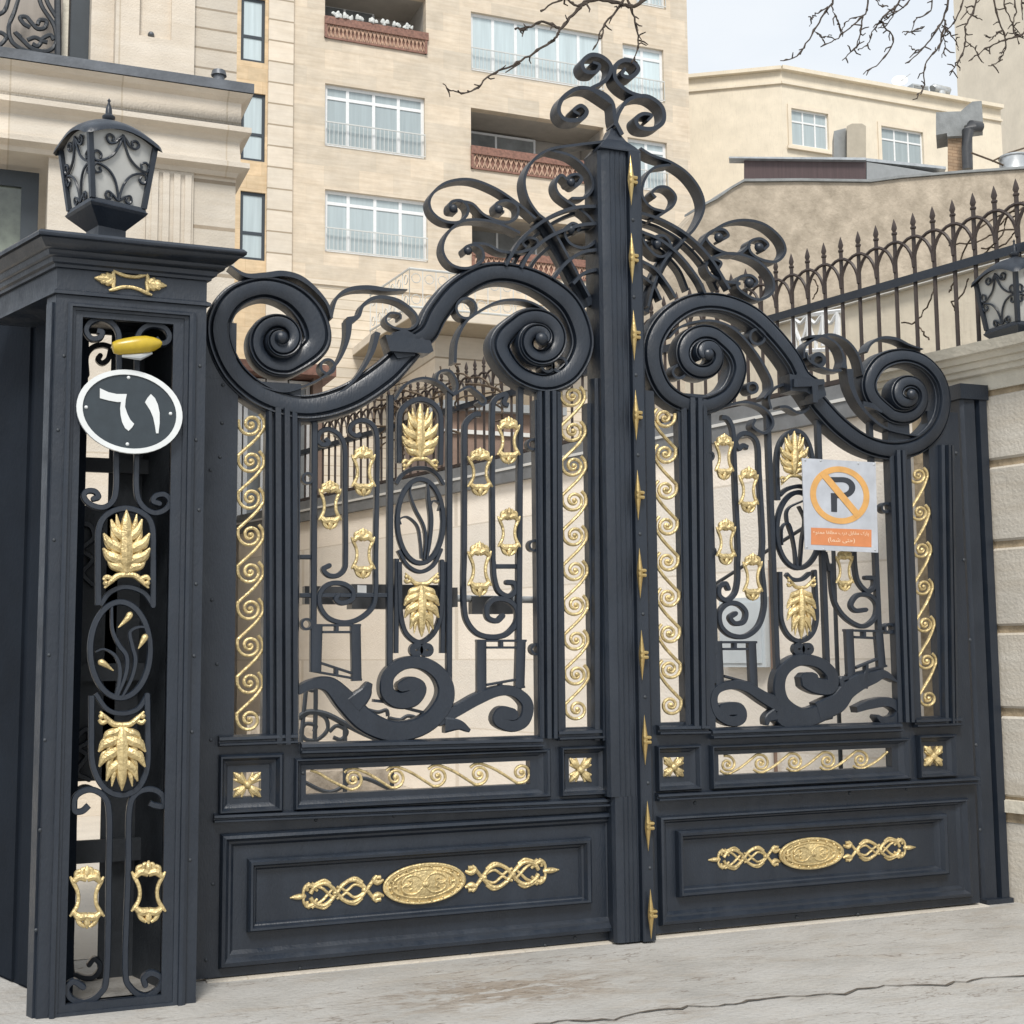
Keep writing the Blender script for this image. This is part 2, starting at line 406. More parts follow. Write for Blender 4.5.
        me.set_sharp_from_angle(angle=R(smooth))
        o = bpy.data.objects.new(name, me); COL.objects.link(o)
        if parent: o.parent = parent
        if label: o['label'] = label
        return o
def mesh1(name, m, parent, fn, *a, **k):
    b = MB(); fn(b, *a, **k); return b.build(name, m, parent)
def rectx(q, y=0.):                      # picture quad TL,TR,BR,BL -> (x0,x1,z0,z1)
    v = [at(p[0], p[1], y) for p in q]
    return ((v[0].x + v[3].x) / 2, (v[1].x + v[2].x) / 2, (v[2].z + v[3].z) / 2, (v[0].z + v[1].z) / 2)
def wq(q):                               # picture quad squared up on the gate plane
    r = rectx(q); return [('w', r[0], r[3]), ('w', r[1], r[3]), ('w', r[1], r[2]), ('w', r[0], r[2])]
def wmix(a, c, f): return [('w', p[1] + (q[1] - p[1]) * f, p[2] + (q[2] - p[2]) * f) for p, q in zip(a, c)]
SIDE = ray(-720, 655); SIDE.z = 0; SIDE.normalize()       # the way the pillar's flank runs back
YARD = ray(-430, 655); YARD.z = 0; YARD.normalize()       # the way the yard wall runs back
# ================================================================== GATE
A6 = Zm(200, 240, 250); A7 = Zm(400, 130, 250); A8 = Zm(600, 150, 250); A5 = Zm(0, 220, 300); A3 = Zm(400, 0, 300); A4 = Zm(680, 0, 344)
A1 = Zm(0, 0, 256); A2 = Zm(200, 0, 256)
B1 = Zm(780, 300, 244); B2 = Zm(220, 380, 200); B3 = Zm(380, 360, 220); B4 = Zm(220, 550, 200); B5 = Zm(380, 550, 220)
B6 = Zm(600, 380, 200); B7 = Zm(640, 560, 200); B8 = Zm(780, 540, 220)
C1 = Zm(40, 440, 200); C2 = Zm(40, 600, 200); C3 = Zm(0, 780, 240)
D3 = Zm(300, 650, 240); D1 = Zm(60, 310, 150); D5 = Zm(270, 850, 290); D8 = Zm(290, 240, 240)

def wave(b, p0, p1, hw_px, n, flip, y=.012, bw=3.3, head=False, tail=False):
    """running scroll strip from p0 to p1 (picture points at the middle of its short ends)"""
    ax = Vector((p1[0] - p0[0], p1[1] - p0[1])); ln = ax.length; ax.normalize(); cr = Vector((-ax.y, ax.x)) * flip
    Lu = ln / n; O = Vector(p0)
    def pt(t, c): v = O + ax * t + cr * c; return (v.x, v.y)
    def pol(cen, th, r): return pt(cen + r * math.sin(R(th)), r * math.cos(R(th)))
    Rr = min(hw_px * .93, Lu * .40)
    for i in range(n):
        c = Lu * (i + .52)
        path = []
        if i > 0:
            pc = c - Lu
            path += [pol(pc, a, hw_px * .95) for a in (-50, -22, 4, 26)]
            path += [pt(pc + Lu * .43, hw_px * .30)]
            path += [pol(c, a, Rr) for a in (212,)]
        elif head: path += [pt(c - Lu * 1.0, hw_px * .92), pt(c - Lu * .8, hw_px * .62), pt(c - Lu * .5, -hw_px * .1), pol(c, 212, Rr)]
        sp = [(200 - 640 * k / 30, Rr * (1 - .90 * (k / 30) ** .8)) for k in range(31)]
        path += [pol(c, a, r) for a, r in sp]
        nn = len(path)
        pts = [(p[0], p[1], bw * (1 if k < nn - 12 else 1 - .35 * (k - nn + 12) / 12)) for k, p in enumerate(path)]
        b.px(pts, None, HALF, y, rel=True, n=3)
        if tail and i == n - 1: b.px([(*q, bw) for q in [pol(c, a, hw_px * .95) for a in (-50, -22, 4, 26)] + [pt(c + Lu * .5, hw_px * .2), pt(c + Lu * .82, -hw_px * .7)]], None, HALF, y, rel=True, n=3)
        e = pol(c, 0, 0); v = at(e[0], e[1], y); r = bw * .75 * mpp(e[0], e[1], y)
        b.dome((v.x, v.y - r * .3, v.z), r, h=r * .9, k=8)

def palmette(b, cx, cy, w, h, up=1, y=-.004):
    """acanthus leaf casting; up = 1 tip upward, -1 tip downward"""
    X = lambda x, yy: (cx + x * w / 2, cy - up * yy * h / 2)
    s = w / 36.
    def st(pts, w0): b.px([(*X(p[0], p[1]), p[2] * w0 * s) for p in pts], None, HALF, y, rel=True, n=5)
    st([(0, -.62, 4.5), (0, -.2, 11), (0, .3, 10), (0, .72, 7), (0, 1.0, 1)], 1)
    for sg in (-1, 1):
        for t, ex, ey, r in [(-.50, .80, -.30, 3.6), (-.30, 1.0, .02, 4.4), (.00, .98, .40, 4.4), (.30, .66, .76, 3.8)]:
            st([(sg * .03, t - .10, r * .8), (sg * ex * .36, t + .03, r * 2.1), (sg * ex * .74, t + (ey - t) * .40, r * 1.7), (sg * ex, ey, r * .35)], 1)
            st([(sg * ex * .34, t + .06, r * .9), (sg * ex * .56, t + (ey - t) * .66 + .04, r * 1.0), (sg * ex * .66, ey + .13, r * .25)], 1)
            st([(sg * ex * .45, t + .0, r * .9), (sg * ex * .78, t + (ey - t) * .12, r * .8), (sg * ex * .96, t + (ey - t) * .45, r * .2)], 1)
        # hooked inner curl and collar with its scroll end
        st([(sg * .15, -.02, 2), (sg * .5, .0, 2.4), (sg * .62, .12, 2.2), (sg * .48, .2, 2), (sg * .38, .13, 1.6)], 1)
        st([(0, -.66, 4), (sg * .35, -.68, 4.6), (sg * .68, -.84, 3.8), (sg * .94, -1.0, 1.6)], 1)
        st([(sg * .55, -.78, 3.4), (sg * .84, -.72, 4), (sg * .98, -.80, 2.6)], 1)
        v = X(sg * .88, -.88); q = at(*v, y); b.dome((q.x, y - .003, q.z), 2.3 * s * mpp(*v, y), h=.012, k=8)
    st([(0, -.5, 3), (0, .2, 3.2), (0, .9, 1)], 1)

def cartouche(b, cx, cy, w, h, y=-.006, lean=0.):
    """pierced gold frame with pinched sides, crown above and pendant below"""
    X = lambda x, yy: (cx + x * w / 2, cy - yy * h / 2 + lean * x)
    s = h / 48.
    def st(pts, wd=3.2): b.px([(*X(p[0], p[1]), (p[2] if len(p) > 2 else wd) * s) for p in pts], None, HALF, y, rel=True, n=5)
    for sg in (-1, 1):
        st([(sg * 1.02, .66, 1.6), (sg * .84, .48, 3.4), (sg * .60, .22, 3.2), (sg * .52, -.03, 3.0), (sg * .60, -.28, 3.2), (sg * .84, -.50, 3.4), (sg * 1.04, -.62, 1.6)])
        st([(0, .60, 6), (sg * .45, .66, 6.5), (sg * .80, .50, 4)])
        st([(0, -.62, 6), (sg * .45, -.64, 6.5), (sg * .80, -.50, 4)])
        st([(sg * .62, .62, 4.4), (sg * .62, .78, 4), (sg * .40, .86, 2.6)])
        st([(sg * .30, .66, 4.6), (sg * .28, .88, 3.4), (sg * .12, .94, 2)])
        st([(sg * .58, -.66, 4.4), (sg * .44, -.84, 4), (sg * .14, -.96, 2.4)])
    st([(0, .6, 5), (0, .84, 5.2), (0, 1.02, 1.4)])
    st([(0, -.6, 5), (0, -.84, 5.4), (0, -1.02, 1.4)])

def rosette(b, q, y=.0):
    """square four-leaf casting set in its opening; q = picture quad"""
    c = (sum(p[0] for p in q) / 4, sum(p[1] for p in q) / 4)
    w = abs(q[1][0] - q[0][0]) / 2; h = abs(q[3][1] - q[0][1]) / 2
    X = lambda x, yy: (c[0] + x * w, c[1] - yy * h)
    for a in (45, 135, 225, 315):
        d = (math.cos(R(a)) * 1.4, math.sin(R(a)) * 1.4)
        b.px([(*X(0, 0), 4), (*X(d[0] * .45, d[1] * .45), 8), (*X(d[0] * .8, d[1] * .8), 5), (*X(d[0] * .99, d[1] * .99), 1.4)], None, HALF, y, rel=True, n=4)
    for a in (0, 90, 180, 270):
        d = (math.cos(R(a)), math.sin(R(a))); e = (-d[1] * .26, d[0] * .26)
        for sg in (-1, 1):
            b.px([(*X(0, 0), 3), (*X(d[0] * .5 + sg * e[0], d[1] * .5 + sg * e[1]), 4), (*X(d[0] * .98 + sg * e[0] * 1.6, d[1] * .98 + sg * e[1] * 1.6), 2)], None, HALF, y, rel=True, n=4)
    v = at(*c, y); b.dome((v.x, y - .008, v.z), 4.2 * mpp(*c, y), h=.014)

def applique(parent, c, half, slope, y):
    """long gold mount of a panel: oval boss and two pierced wings (picture centre, half length, slope)"""
    b = MB(); ow, oh = 41 * half / 133, 20 * half / 133
    X = lambda x, yy: (c[0] + x, c[1] + yy + slope * x)
    ring = [X(ow * math.cos(R(a)), oh * math.sin(R(a))) for a in range(0, 360, 10)]
    P = [(at(*p, y).x, at(*p, y).z) for p in ring]; cc = at(*c, y)
    vs = []; fs = []; n = len(P)
    for k, (f, d) in enumerate([(1, .0), (1, -.012), (.96, -.020), (.90, -.020), (.86, -.014), (.5, -.022), (.0, -.026)]):
        for p in P: vs.append((cc.x + (p[0] - cc.x) * f, y + d, cc.z + (p[1] - cc.z) * f))
    for k in range(6):
        for i in range(n):
            j = (i + 1) % n; fs.append((k * n + i, k * n + j, k * n + n + j, k * n + n + i))
    b.add(vs, fs)
    b.px([(*p, 2.6) for p in [X(ow * .97 * math.cos(R(a)), oh * .96 * math.sin(R(a))) for a in range(0, 360, 15)]], None, HALF, y - .016, rel=True, n=2, closed=True)
    b.px([(*p, 1.8) for p in [X(ow * .74 * math.cos(R(a)), oh * .70 * math.sin(R(a))) for a in range(0, 360, 15)]], None, HALF, y - .018, rel=True, n=2, closed=True)
    for a in range(0, 360, 20):
        p = X(ow * .855 * math.cos(R(a)), oh * .84 * math.sin(R(a))); v = at(*p, y); b.dome((v.x, y - .017, v.z), 1.5 * mpp(*p, y), h=.007, k=6)
    k = half / 133
    for sg in (-1, 1):
        for sv in (-1, 1):
            b.px([(*X(sg * a * k, sv * e * k), 2.4 * k) for a, e in [(0, 2), (8, 9), (18, 8), (22, 2), (16, -1), (12, 3), (15, 5)]], None, HALF, y - .021, rel=True, n=4)
            b.px([(*X(sg * a * k, sv * e * k), 2.2 * k) for a, e in [(22, 10), (29, 6), (31, 1), (27, 0), (26, 3)]], None, HALF, y - .020, rel=True, n=4)
        v = at(*X(sg * 1 * k, 0), y); b.dome((v.x, y - .022, v.z), 3.2 * k * mpp(*c, y), h=.01)
    b.build('oval_boss', 'gold', parent)
    for sg in (-1, 1):
        b = MB()
        for sv in (-1, 1):
            def st(pts, wd=4.4): b.px([(*X(sg * (p[0] - 2.5) * k, sv * p[1] * k), (p[2] if len(p) > 2 else wd) * k) for p in pts], None, HALF, y, rel=True, n=5, off=-.003)
            # crossing strands, two diamond cells
            st([(46, 11, 5), (52, 10, 4), (60, 0), (68, -9), (76, -11), (84, -7), (88, -2), (92, 3), (98, 9), (104, 11), (112, 8), (116, 2)])
            st([(43, 8, 3), (49, 6, 6), (53, 9, 5), (50, 13, 3)])
            st([(60, 0), (67, 5), (73, 6), (80, 1), (85, 4), (90, 6)], 3)
            st([(64, 8), (71, 13), (79, 11), (85, 6)], 3)
            st([(92, 6), (98, 0), (104, -6), (110, -9), (115, -12, 4)], 3.2)
            st([(96, 10), (102, 14), (109, 12), (114, 9, 4)], 3)
            st([(109, 4, 3), (114, 9, 5), (119, 10, 5), (119, 5, 3)])
            st([(117, 13, 2), (121, 9, 4), (123, 4, 3), (122, 0, 3)])
        b.px([(*X(sg * a * k, 0), q * k) for a, q in [(118, 3), (124, 6), (129, 4.5), (134, 1)]], None, HALF, y, rel=True, n=4, off=-.004)
        for a in (60, 89):
            v = at(*X(sg * a * k, 0), y); b.dome((v.x, y - .003, v.z), 2.8 * k * mpp(*c, y), h=.012)
        b.build('pierced_wing', 'gold', parent)

def volute(parent, path, ex, ey, r0, a0, turn, w0, er, y=.0, dep=.05):
    """moulded scroll: picture path with widths, running on into a coil that closes up and rises round its eye"""
    n = int(abs(turn) / 20); out = list(path)
    lap = abs(turn) / 360.; gap = (r0 - er * .6) / lap
    for i in range(n + 1):
        t = i / n; r = r0 + (er * .6 - r0) * t; a = R(a0 + turn * t)
        w = w0 + (gap * 1.08 - w0) * min(1, t * 3)
        out.append((ex + r * math.cos(a), ey + r * math.sin(a), w * (1 - .35 * max(0, t - .7) / .3), -dep * t))
    b = MB(); b.px(out, None, MOULD, y, n=6)
    v = at(ex, ey, y); r = er * mpp(ex, ey, y)
    b.dome((v.x, y - .018 - dep, v.z), r, h=r * .8, k=14)
    return b.build('moulded_scroll', 'iron', parent, 40)

def rivet(parent, px, py, y=0., r=1.9):
    b = MB(); v = at(px, py, y); q = r * mpp(px, py, y); b.dome((v.x, y, v.z), q, h=q * .7, k=8)
    return b.build('rivet', 'iron2', parent)
def bar(parent, pts, w, y=.018, prof=None, n=7, name='scroll_bar'):
    y += random.uniform(-.003, .003)
    b = MB(); b.px(pts, w, prof or BEV(.028), y, n=n, rnd=n > 1); return b.build(name, 'iron', parent, 18)

# ---------------------------------------------------------------- left leaf
LEAF_L = thing('gate_leaf', at(420, 965, 0), 'left leaf of the dark iron gate, with the post of gold spikes', 'gate', 'ornate iron gate leaves')
g = LEAF_L
holeL = [((236, 395), (264, 395), (264, 737), (236, 735)), ((300, 300), (536, 300), (536, 737), (300, 742)), ((562, 300), (588, 300), (589, 727), (564, 728)),
         ((233, 773), (261, 771.6), (261, 796), (233, 798)), ((306, 769.5), (530, 761), (530, 784), (306, 795)), ((569, 758), (591, 758), (591.5, 781.5), (569, 782))]
x0 = (at(208, 500).x + at(203, 985).x) / 2 - .05; x1 = at(641, 860).x
z0 = (at(205, 985).z + at(640, 941).z) / 2 + .022
z1 = at(480, 396).z
b = MB(); b.grid_plate(x0, x1, z0, z1, 0, .05, [rectx(q) for q in holeL])
b.build('frame', 'iron', g)
b = MB(); b.box(x0, at(236, 380).x, 0, .05, z1 + .0005, at(222, 322).z); b.build('stile_top', 'iron', g)

RIB = [(-1, .03), (-1, -.006), (-.84, -.016), (-.66, -.016), (-.62, .002), (-.52, .002), (-.48, -.030), (-.16, -.036), (-.11, -.014), (.0, -.012), (.04, -.040),
       (.34, -.042), (.39, -.014), (.52, -.012), (.56, -.024), (.86, -.020), (1, .0), (1, .03)]
def ribstile(p0, p1, w0, w1, parent, flip=1, name='moulded_stile'):
    pr = [(q * flip, d) for q, d in RIB]
    b = MB(); b.pbar(p0, p1, w0, w1, pr, -.001); return b.build(name, 'iron', parent)
ribstile((282, 409), (283, 744), 33, 33, g, 1)
ribstile((548.5, 392), (550, 738), 26, 24, g, 1)
ribstile((603, 380), (603, 740), 26, 26, g, -1)
# moulded edges of the rails and of the three openings
def opening(parent, outer, inner, name='opening_surround', lift=.034):
    A, I = wq(outer), wq(inner); mix = lambda f: wmix(A, I, f)
    b = MB(); b.rings([(mix(0), .002), (mix(0), -lift * .55), (mix(.10), -lift), (mix(.20), -lift), (mix(.36), -lift * .45), (mix(.46), -lift * .35), (mix(.62), .0), (mix(.70), .003), (mix(.84), .018), (mix(.97), .020), (mix(1), .05)], fill=False)
    return b.build(name, 'iron', parent, 25)
opening(g, [(218, 755), (283, 752), (282, 811), (218, 814)], holeL[3])
opening(g, [(293.5, 757.6), (549, 749), (549, 796.6), (293.5, 810)], holeL[4])
opening(g, [(559, 747), (611, 744.6), (609.5, 792.5), (559, 798)], holeL[5])
RAILP = [(-1, .01), (-1, -.020), (-.75, -.044), (-.4, -.044), (-.32, -.022), (.1, -.020), (.18, -.036), (.7, -.034), (1, -.010), (1, .01)]
def rail(parent, p0, p1, w0, w1, name='moulded_rail'):
    b = MB(); b.pbar(p0, p1, w0, w1, RAILP, 0); return b.build(name, 'iron', parent)
rail(g, (300, 748), (540, 742), 12, 10); rail(g, (213, 818), (622, 801), 9, 9)
rail(g, (218, 741), (296, 738), 11, 11); rail(g, (556, 735), (612, 733), 11, 11)

def lower_panel(parent, Q0, Q1, Q2):
    Q0, Q1, Q2 = wq(Q0), wq(Q1), wq(Q2); mix = wmix
    b = MB()
    b.rings([(Q0, .004), (Q0, -.010), (mix(Q0, Q1, .07), -.032), (mix(Q0, Q1, .18), -.036), (mix(Q0, Q1, .30), -.016), (mix(Q0, Q1, .38), -.014), (mix(Q0, Q1, .50), .002),
             (mix(Q0, Q1, .57), .004), (mix(Q0, Q1, .70), .022), (mix(Q0, Q1, .94), .024), (Q1, -.030), (mix(Q1, Q2, .14), -.040), (mix(Q1, Q2, .34), -.038), (mix(Q1, Q2, .50), -.018),
             (mix(Q1, Q2, .62), -.015), (mix(Q1, Q2, .80), .002), (mix(Q1, Q2, .92), .004), (Q2, .012)], fill=True)
    return b.build('lower_panel', 'iron', parent, 25)
def shift_hole(q): return rectx(q)
LP = lower_panel(g, [(219, 832), (622, 812), (622, 931), (219, 968)], [(245, 861), (589, 836), (589, 900), (250, 933)], [(260, 872.6), (575, 851), (575, 892), (258, 921)])
applique(LP, (424, 883.5), 139 * .96, -.105, .004)

# gold scroll strips
def goldstrip(parent, *a, **k):
    b = MB(); wave(b, *a, **k); return b.build('gold_scroll_strip', 'gold', parent)
goldstrip(g, (251, 405), (249, 737), 14, 9, -1)
goldstrip(g, (572, 378), (577, 726), 13, 10, -1)
goldstrip(g, (331, 780), (541, 772), 11.5, 5, -1, bw=3.0, head=True)
for q in (holeL[3], holeL[5]):
    b = MB(); rosette(b, q); b.build('gold_rosette', 'gold', g)

# big moulded scrolls of the left leaf
p = A6((905, 405, 84), (840, 470, 104), (745, 560, 118), (600, 650, 118), (430, 690, 112), (270, 650, 110), (150, 560, 108), (85, 440, 106), (78, 330, 104), (140, 235, 100), (255, 195, 96),
       (370, 225, 110), (450, 300, 122), (482, 390, 118), (458, 450, 104))
volute(g, p, 278, 341, 27, 62, 560, 22, 6.5)
p = A7((55, 865, 84), (108, 830, 96), (150, 750, 100), (230, 655, 100), (340, 592, 92), (450, 585, 86), (570, 622, 96), (680, 700, 104), (735, 800, 104), (745, 900, 100), (690, 1000, 94), (590, 1040, 84), (480, 1000, 84),
       (412, 910, 92), (418, 850, 92))
volute(g, p, 536, 342, 27, 222, 520, 20, 6.5)
b = MB()                                   # stepped block where the two scrolls meet
b.pxprism(A7((-30, 830), (20, 815), (62, 838), (62, 925), (-10, 935), (-40, 890)), -.034, .08)
b.pxprism(A7((-60, 838), (125, 862), (138, 905), (118, 915), (-40, 905)), -.052, .10)
b.build('scroll_joint', 'iron', g)

# leaf sprigs and straps round the scrolls (left leaf)
def straps(parent, lst, name='iron_strap', y=.02, depth=.075):
    for item in lst:
        pts, th = item[0], item[1]
        b = MB(); b.strap(pts, th, item[2] if len(item) > 2 else depth, item[3] if len(item) > 3 else y)
        b.build(name, 'iron', parent)
def ringlet(parent, cx, cy, r, th=2.6, y=.02, depth=.07):
    b = MB(); b.px([(cx + r * math.cos(R(a)), cy + r * math.sin(R(a)), th) for a in range(0, 360, 30)], None, FLAT(depth), y, n=3, closed=True, off=-depth / 2)
    return b.build('ring_collar', 'iron', parent)
straps(g, [(A6((115, 115, 6), (180, 155, 16), (260, 155, 22), (330, 148, 22), (400, 165, 20), (460, 210, 16), (510, 270, 12), (530, 330, 10)), 3, .09),
           (A6((840, 212, 4), (760, 212, 14), (680, 203, 18), (600, 212, 16), (550, 250, 12), (528, 330, 9)), 3),
           (A6((602, 335, 28), (598, 400, 20), (580, 460, 14), (550, 515, 10), (500, 565, 8), (420, 605, 7), (330, 628, 6), (200, 592, 6)), 3),
           (A6((600, 338, 30), (640, 320, 16), (660, 275, 14), (715, 243, 14), (800, 255, 14), (868, 305, 12), (880, 345, 10), (850, 372, 9), (790, 368, 9), (752, 340, 9), (768, 308, 9), (808, 312, 9), (812, 332, 8)), 3),
           (A6((720, 385, 22), (695, 470, 16), (640, 560, 12), (560, 635, 9), (480, 662, 8)), 3)])
ringlet(g, 326, 368, 7)
straps(g, [(A7((215, 960, 12), (222, 870, 12), (258, 795, 11), (315, 750, 10), (400, 708, 9), (500, 707, 9), (580, 745, 9), (640, 805, 9), (668, 880, 9)), 2.4)])
ringlet(g, 464, 310, 10); ringlet(g, 545, 367, 6); ringlet(g, 557, 366, 7)

# sunburst crest, left half
crestL = [
    (A7((885, 8), (830, 55), (720, 72), (600, 92), (530, 140), (497, 210), (508, 285), (548, 350), (600, 400), (680, 540), (760, 690)), 2.6, .085),
    (A7((600, 92), (690, 118), (755, 175), (778, 240), (745, 285), (690, 290)), 2.6),
    (A7((730, 205), (715, 230), (680, 228), (680, 200), (715, 192), (732, 215), (700, 240), (650, 195), (625, 230), (640, 275), (700, 320), (755, 360), (795, 420), (782, 470), (732, 492), (680, 470), (662, 425), (690, 392), (722, 405), (712, 425)), 2.6),
    (A7((545, 372), (470, 310), (380, 250), (275, 213), (175, 228), (115, 285), (118, 340), (165, 380), (225, 388), (262, 360), (266, 325), (240, 300), (200, 305), (195, 335), (225, 342)), 2.6),
    (A7((225, 300), (285, 312), (335, 358), (410, 388), (462, 372), (470, 325), (430, 300), (385, 310), (385, 340), (415, 345)), 2.6),
    (A7((480, 430), (400, 395), (320, 378), (240, 385), (180, 440), (165, 505), (200, 560), (265, 575), (325, 545), (325, 500), (290, 480), (255, 492), (262, 515)), 2.6),
    (A7((290, 472), (345, 478), (400, 505), (470, 510), (540, 490), (550, 462), (515, 450), (490, 470), (505, 490)), 2.6),
]
straps(g, crestL, 'crest_scroll', .02, .075)
straps(g, [(A7((805, 318), (700, 326), (590, 372), (490, 455), (425, 560)), 3.2, .05, -.01), (A7((805, 388), (720, 398), (610, 440), (530, 505), (488, 570)), 3.2, .05, -.01),
           (A7((805, 495), (735, 508), (670, 552), (620, 615)), 3.2, .05, -.01), (A7((805, 575), (745, 592), (700, 635)), 3.2, .05, -.01),
           (A7((805, 330), (710, 345), (605, 395), (510, 475), (450, 570)), 3.0, .05, .06), (A7((805, 402), (725, 418), (630, 465), (555, 530), (515, 590)), 3.0, .05, .06)], 'sunburst_arc')
b = MB(); b.px(A7((560, 372, 40), (640, 480, 50), (720, 620, 62), (775, 720, 66)), None, BEV(.05, .008), .03, n=4); b.build('sunburst_ray', 'iron', g)
for (x, y) in A7((218, 322), (405, 325), (278, 495), (700, 215), (700, 408)):
    b = MB(); v = at(x, y, -.02); b.dome(v, 4.4 * mpp(x, y, 0), h=.02); b.build('scroll_eye', 'iron', g)

# openwork of the left leaf
def vb(parent, top, bot, w=5.6, name='upright_bar', y=.016):
    y += random.uniform(-.002, .002)
    b = MB(); b.pbar(top, bot, w, w, BEV(.03), y); return b.build(name, 'iron', parent)
vb(g, (315, 420), (313.5, 672), 6.2); vb(g, (391, 395), (390, 668), 6.2); vb(g, (450, 392), (449.5, 682), 6); vb(g, (521, 386), (519, 690), 6)
bar(g, B2((560, 318), (540, 300), (560, 322), (525, 330), (503, 300), (520, 262), (565, 252), (615, 285), (640, 350), (642, 500), (645, 700), (645, 900), (640, 965), (605, 1000), (560, 1000), (530, 970), (560, 950)), 5)
bar(g, B2((722, 275), (700, 285), (668, 262), (680, 225), (725, 205), (775, 222), (803, 275), (808, 400)) + B4((800, 30), (800, 200), (785, 290), (720, 350), (640, 372), (560, 350), (515, 290), (515, 220), (560, 175), (630, 172), (680, 205), (680, 250), (630, 272), (595, 255), (605, 232)), 5)
bar(g, B3((92, 478), (92, 300), (100, 240), (135, 200), (190, 182), (245, 200), (278, 240), (285, 300), (283, 478)), 5.4)
b = MB(); b.px([(421 + 23 * math.cos(R(a)), 521 + 42 * math.sin(R(a)), 5) for a in range(0, 360, 15)], None, BEV(.026), .016, n=2, closed=True); b.build('oval_ring', 'iron', g)
bar(g, B3((78, 575), (105, 535), (150, 508), (190, 502), (230, 508), (270, 535), (295, 575)), 4)
bar(g, B3((88, 885), (130, 955), (190, 985), (250, 955), (285, 885)), 4)
bar(g, B3((150, 575, 4), (142, 620, 10), (165, 690, 14), (205, 770, 14), (215, 840, 14), (205, 925, 10)), None, name='lily_stem')
bar(g, B3((225, 565, 6), (228, 640, 18), (240, 740, 22), (232, 850, 18), (220, 925, 10)), None, name='lily_stem')
bar(g, B3((100, 765, 6), (95, 740, 7), (130, 730, 9), (175, 770, 11), (190, 840, 11), (195, 920, 9)), None, name='lily_stem')
bar(g, B3((275, 700, 6), (280, 668, 7), (250, 655, 8), (235, 690, 9), (242, 760, 10)), None, name='lily_stem')
bar(g, B5((92, 55), (95, 200), (100, 310), (125, 390), (185, 430), (245, 395), (280, 320), (290, 200), (290, 55)), 5.2)
ringlet(g, 415.5, 650, 4, 6, .03, .03); ringlet(g, 426, 650, 4, 6, .03, .03)
bar(g, B5((80, 40), (76, 480)), 5, y=.03, n=1); bar(g, B5((298, 55), (292, 480)), 5, y=.03, n=1)
bar(g, B3((470, 250), (440, 255), (405, 290), (396, 350), (396, 600), (395, 900)) + B5((392, 130), (395, 270), (410, 335), (455, 388), (520, 405), (590, 392), (638, 335), (635, 270), (590, 232), (530, 232), (500, 270), (505, 315), (545, 330), (572, 308)), 5.4)
bar(g, B3((600, 210), (580, 200), (590, 165), (575, 160), (535, 190), (526, 260), (526, 600), (528, 900)) + B5((530, 60), (535, 130), (555, 190), (600, 215), (632, 190), (625, 155), (595, 150)), 5.2)
def box_frame(parent, q, t, w=10):
    """open rectangle of flat bars with a gap inside: q = TL,TR,BR,BL outer corners"""
    TL, TR, BR, BL = q
    b = MB()
    b.pbar((TL[0] + w / 2, TL[1]), (BL[0] + w / 2, BL[1]), w, w, BEV(.03), .012); b.pbar((TR[0] - w / 2, TR[1]), (BR[0] - w / 2, BR[1]), w, w, BEV(.03), .012)
    b.pbar((TL[0], TL[1] + 1.2), (TR[0], TR[1] + 1.2), 2.4, 2.4, BEV(.03), .013); b.pbar((TL[0] + w, TL[1] + 8), (TR[0] - w, TR[1] + 8), 2.4, 2.4, BEV(.03), .013)
    b.pbar((BL[0], BL[1] - 1.2), (BR[0], BR[1] - 1.2), 2.4, 2.4, BEV(.03), .013); b.pbar((BL[0] + w, BL[1] - 9), (BR[0] - w, BR[1] - 8), 2.4, 2.4, BEV(.03), .013)
    m = ((TL[0] + TR[0]) / 2, (TL[1] + TR[1]) / 2 + 4.5); n_ = ((BL[0] + BR[0]) / 2, (BL[1] + BR[1]) / 2 - 5)
    for c in (m, n_): b.pbar((c[0], c[1] - 4), (c[0], c[1] + 4), 4, 4, BEV(.03), .014)
    return b.build('box_frame', 'iron', parent)
box_frame(g, [(313, 624), (361, 624), (362, 681), (311.5, 672)], 0)
box_frame(g, [(477, 639.5), (526.5, 639.5), (525, 688), (477, 694)], 0)
W = 62
b = MB()
b.px(D3((-10, 175, 40), (60, 145, 46), (130, 150, 70), (200, 220, 96), (280, 300, 100), (380, 345, 92), (480, 340, 84), (560, 300, 84), (615, 230, 84), (625, 160, 76), (590, 95, 64), (520, 55, 56), (440, 60, 54), (380, 110, 58), (375, 180, 66),
          (420, 215, 72), (480, 205, 80), (510, 165, 70), (475, 145, 64), (440, 155, 50)), None, [(-1, .06), (-1, .010), (-.86, 0), (.86, 0), (1, .010), (1, .06)], -.004, rnd=True)
b.px(D3((230, 235, 90), (275, 190, 64), (290, 160, 40), (300, 140, 24)), None, BEV(.05), -.006)
b.px(D3((590, 300, 60), (680, 255, 52), (760, 210, 52), (850, 175, 46), (920, 180, 46), (972, 230, 56), (960, 300, 56), (905, 325, 52), (850, 300, 56), (865, 270, 60), (905, 275, 56)), None, [(-1, .06), (-1, .010), (-.86, 0), (.86, 0), (1, .010), (1, .06)], -.002, rnd=True)
b.px(D3((620, 320, 70), (680, 320, 44), (725, 345, 16)), None, BEV(.05), -.006)
b.build('lyre_scroll', 'iron', g, 16)
b = MB(); b.strap(D3((310, 215), (380, 225), (460, 250), (560, 275)), 3, .03, .05); b.build('iron_strap', 'iron', g)
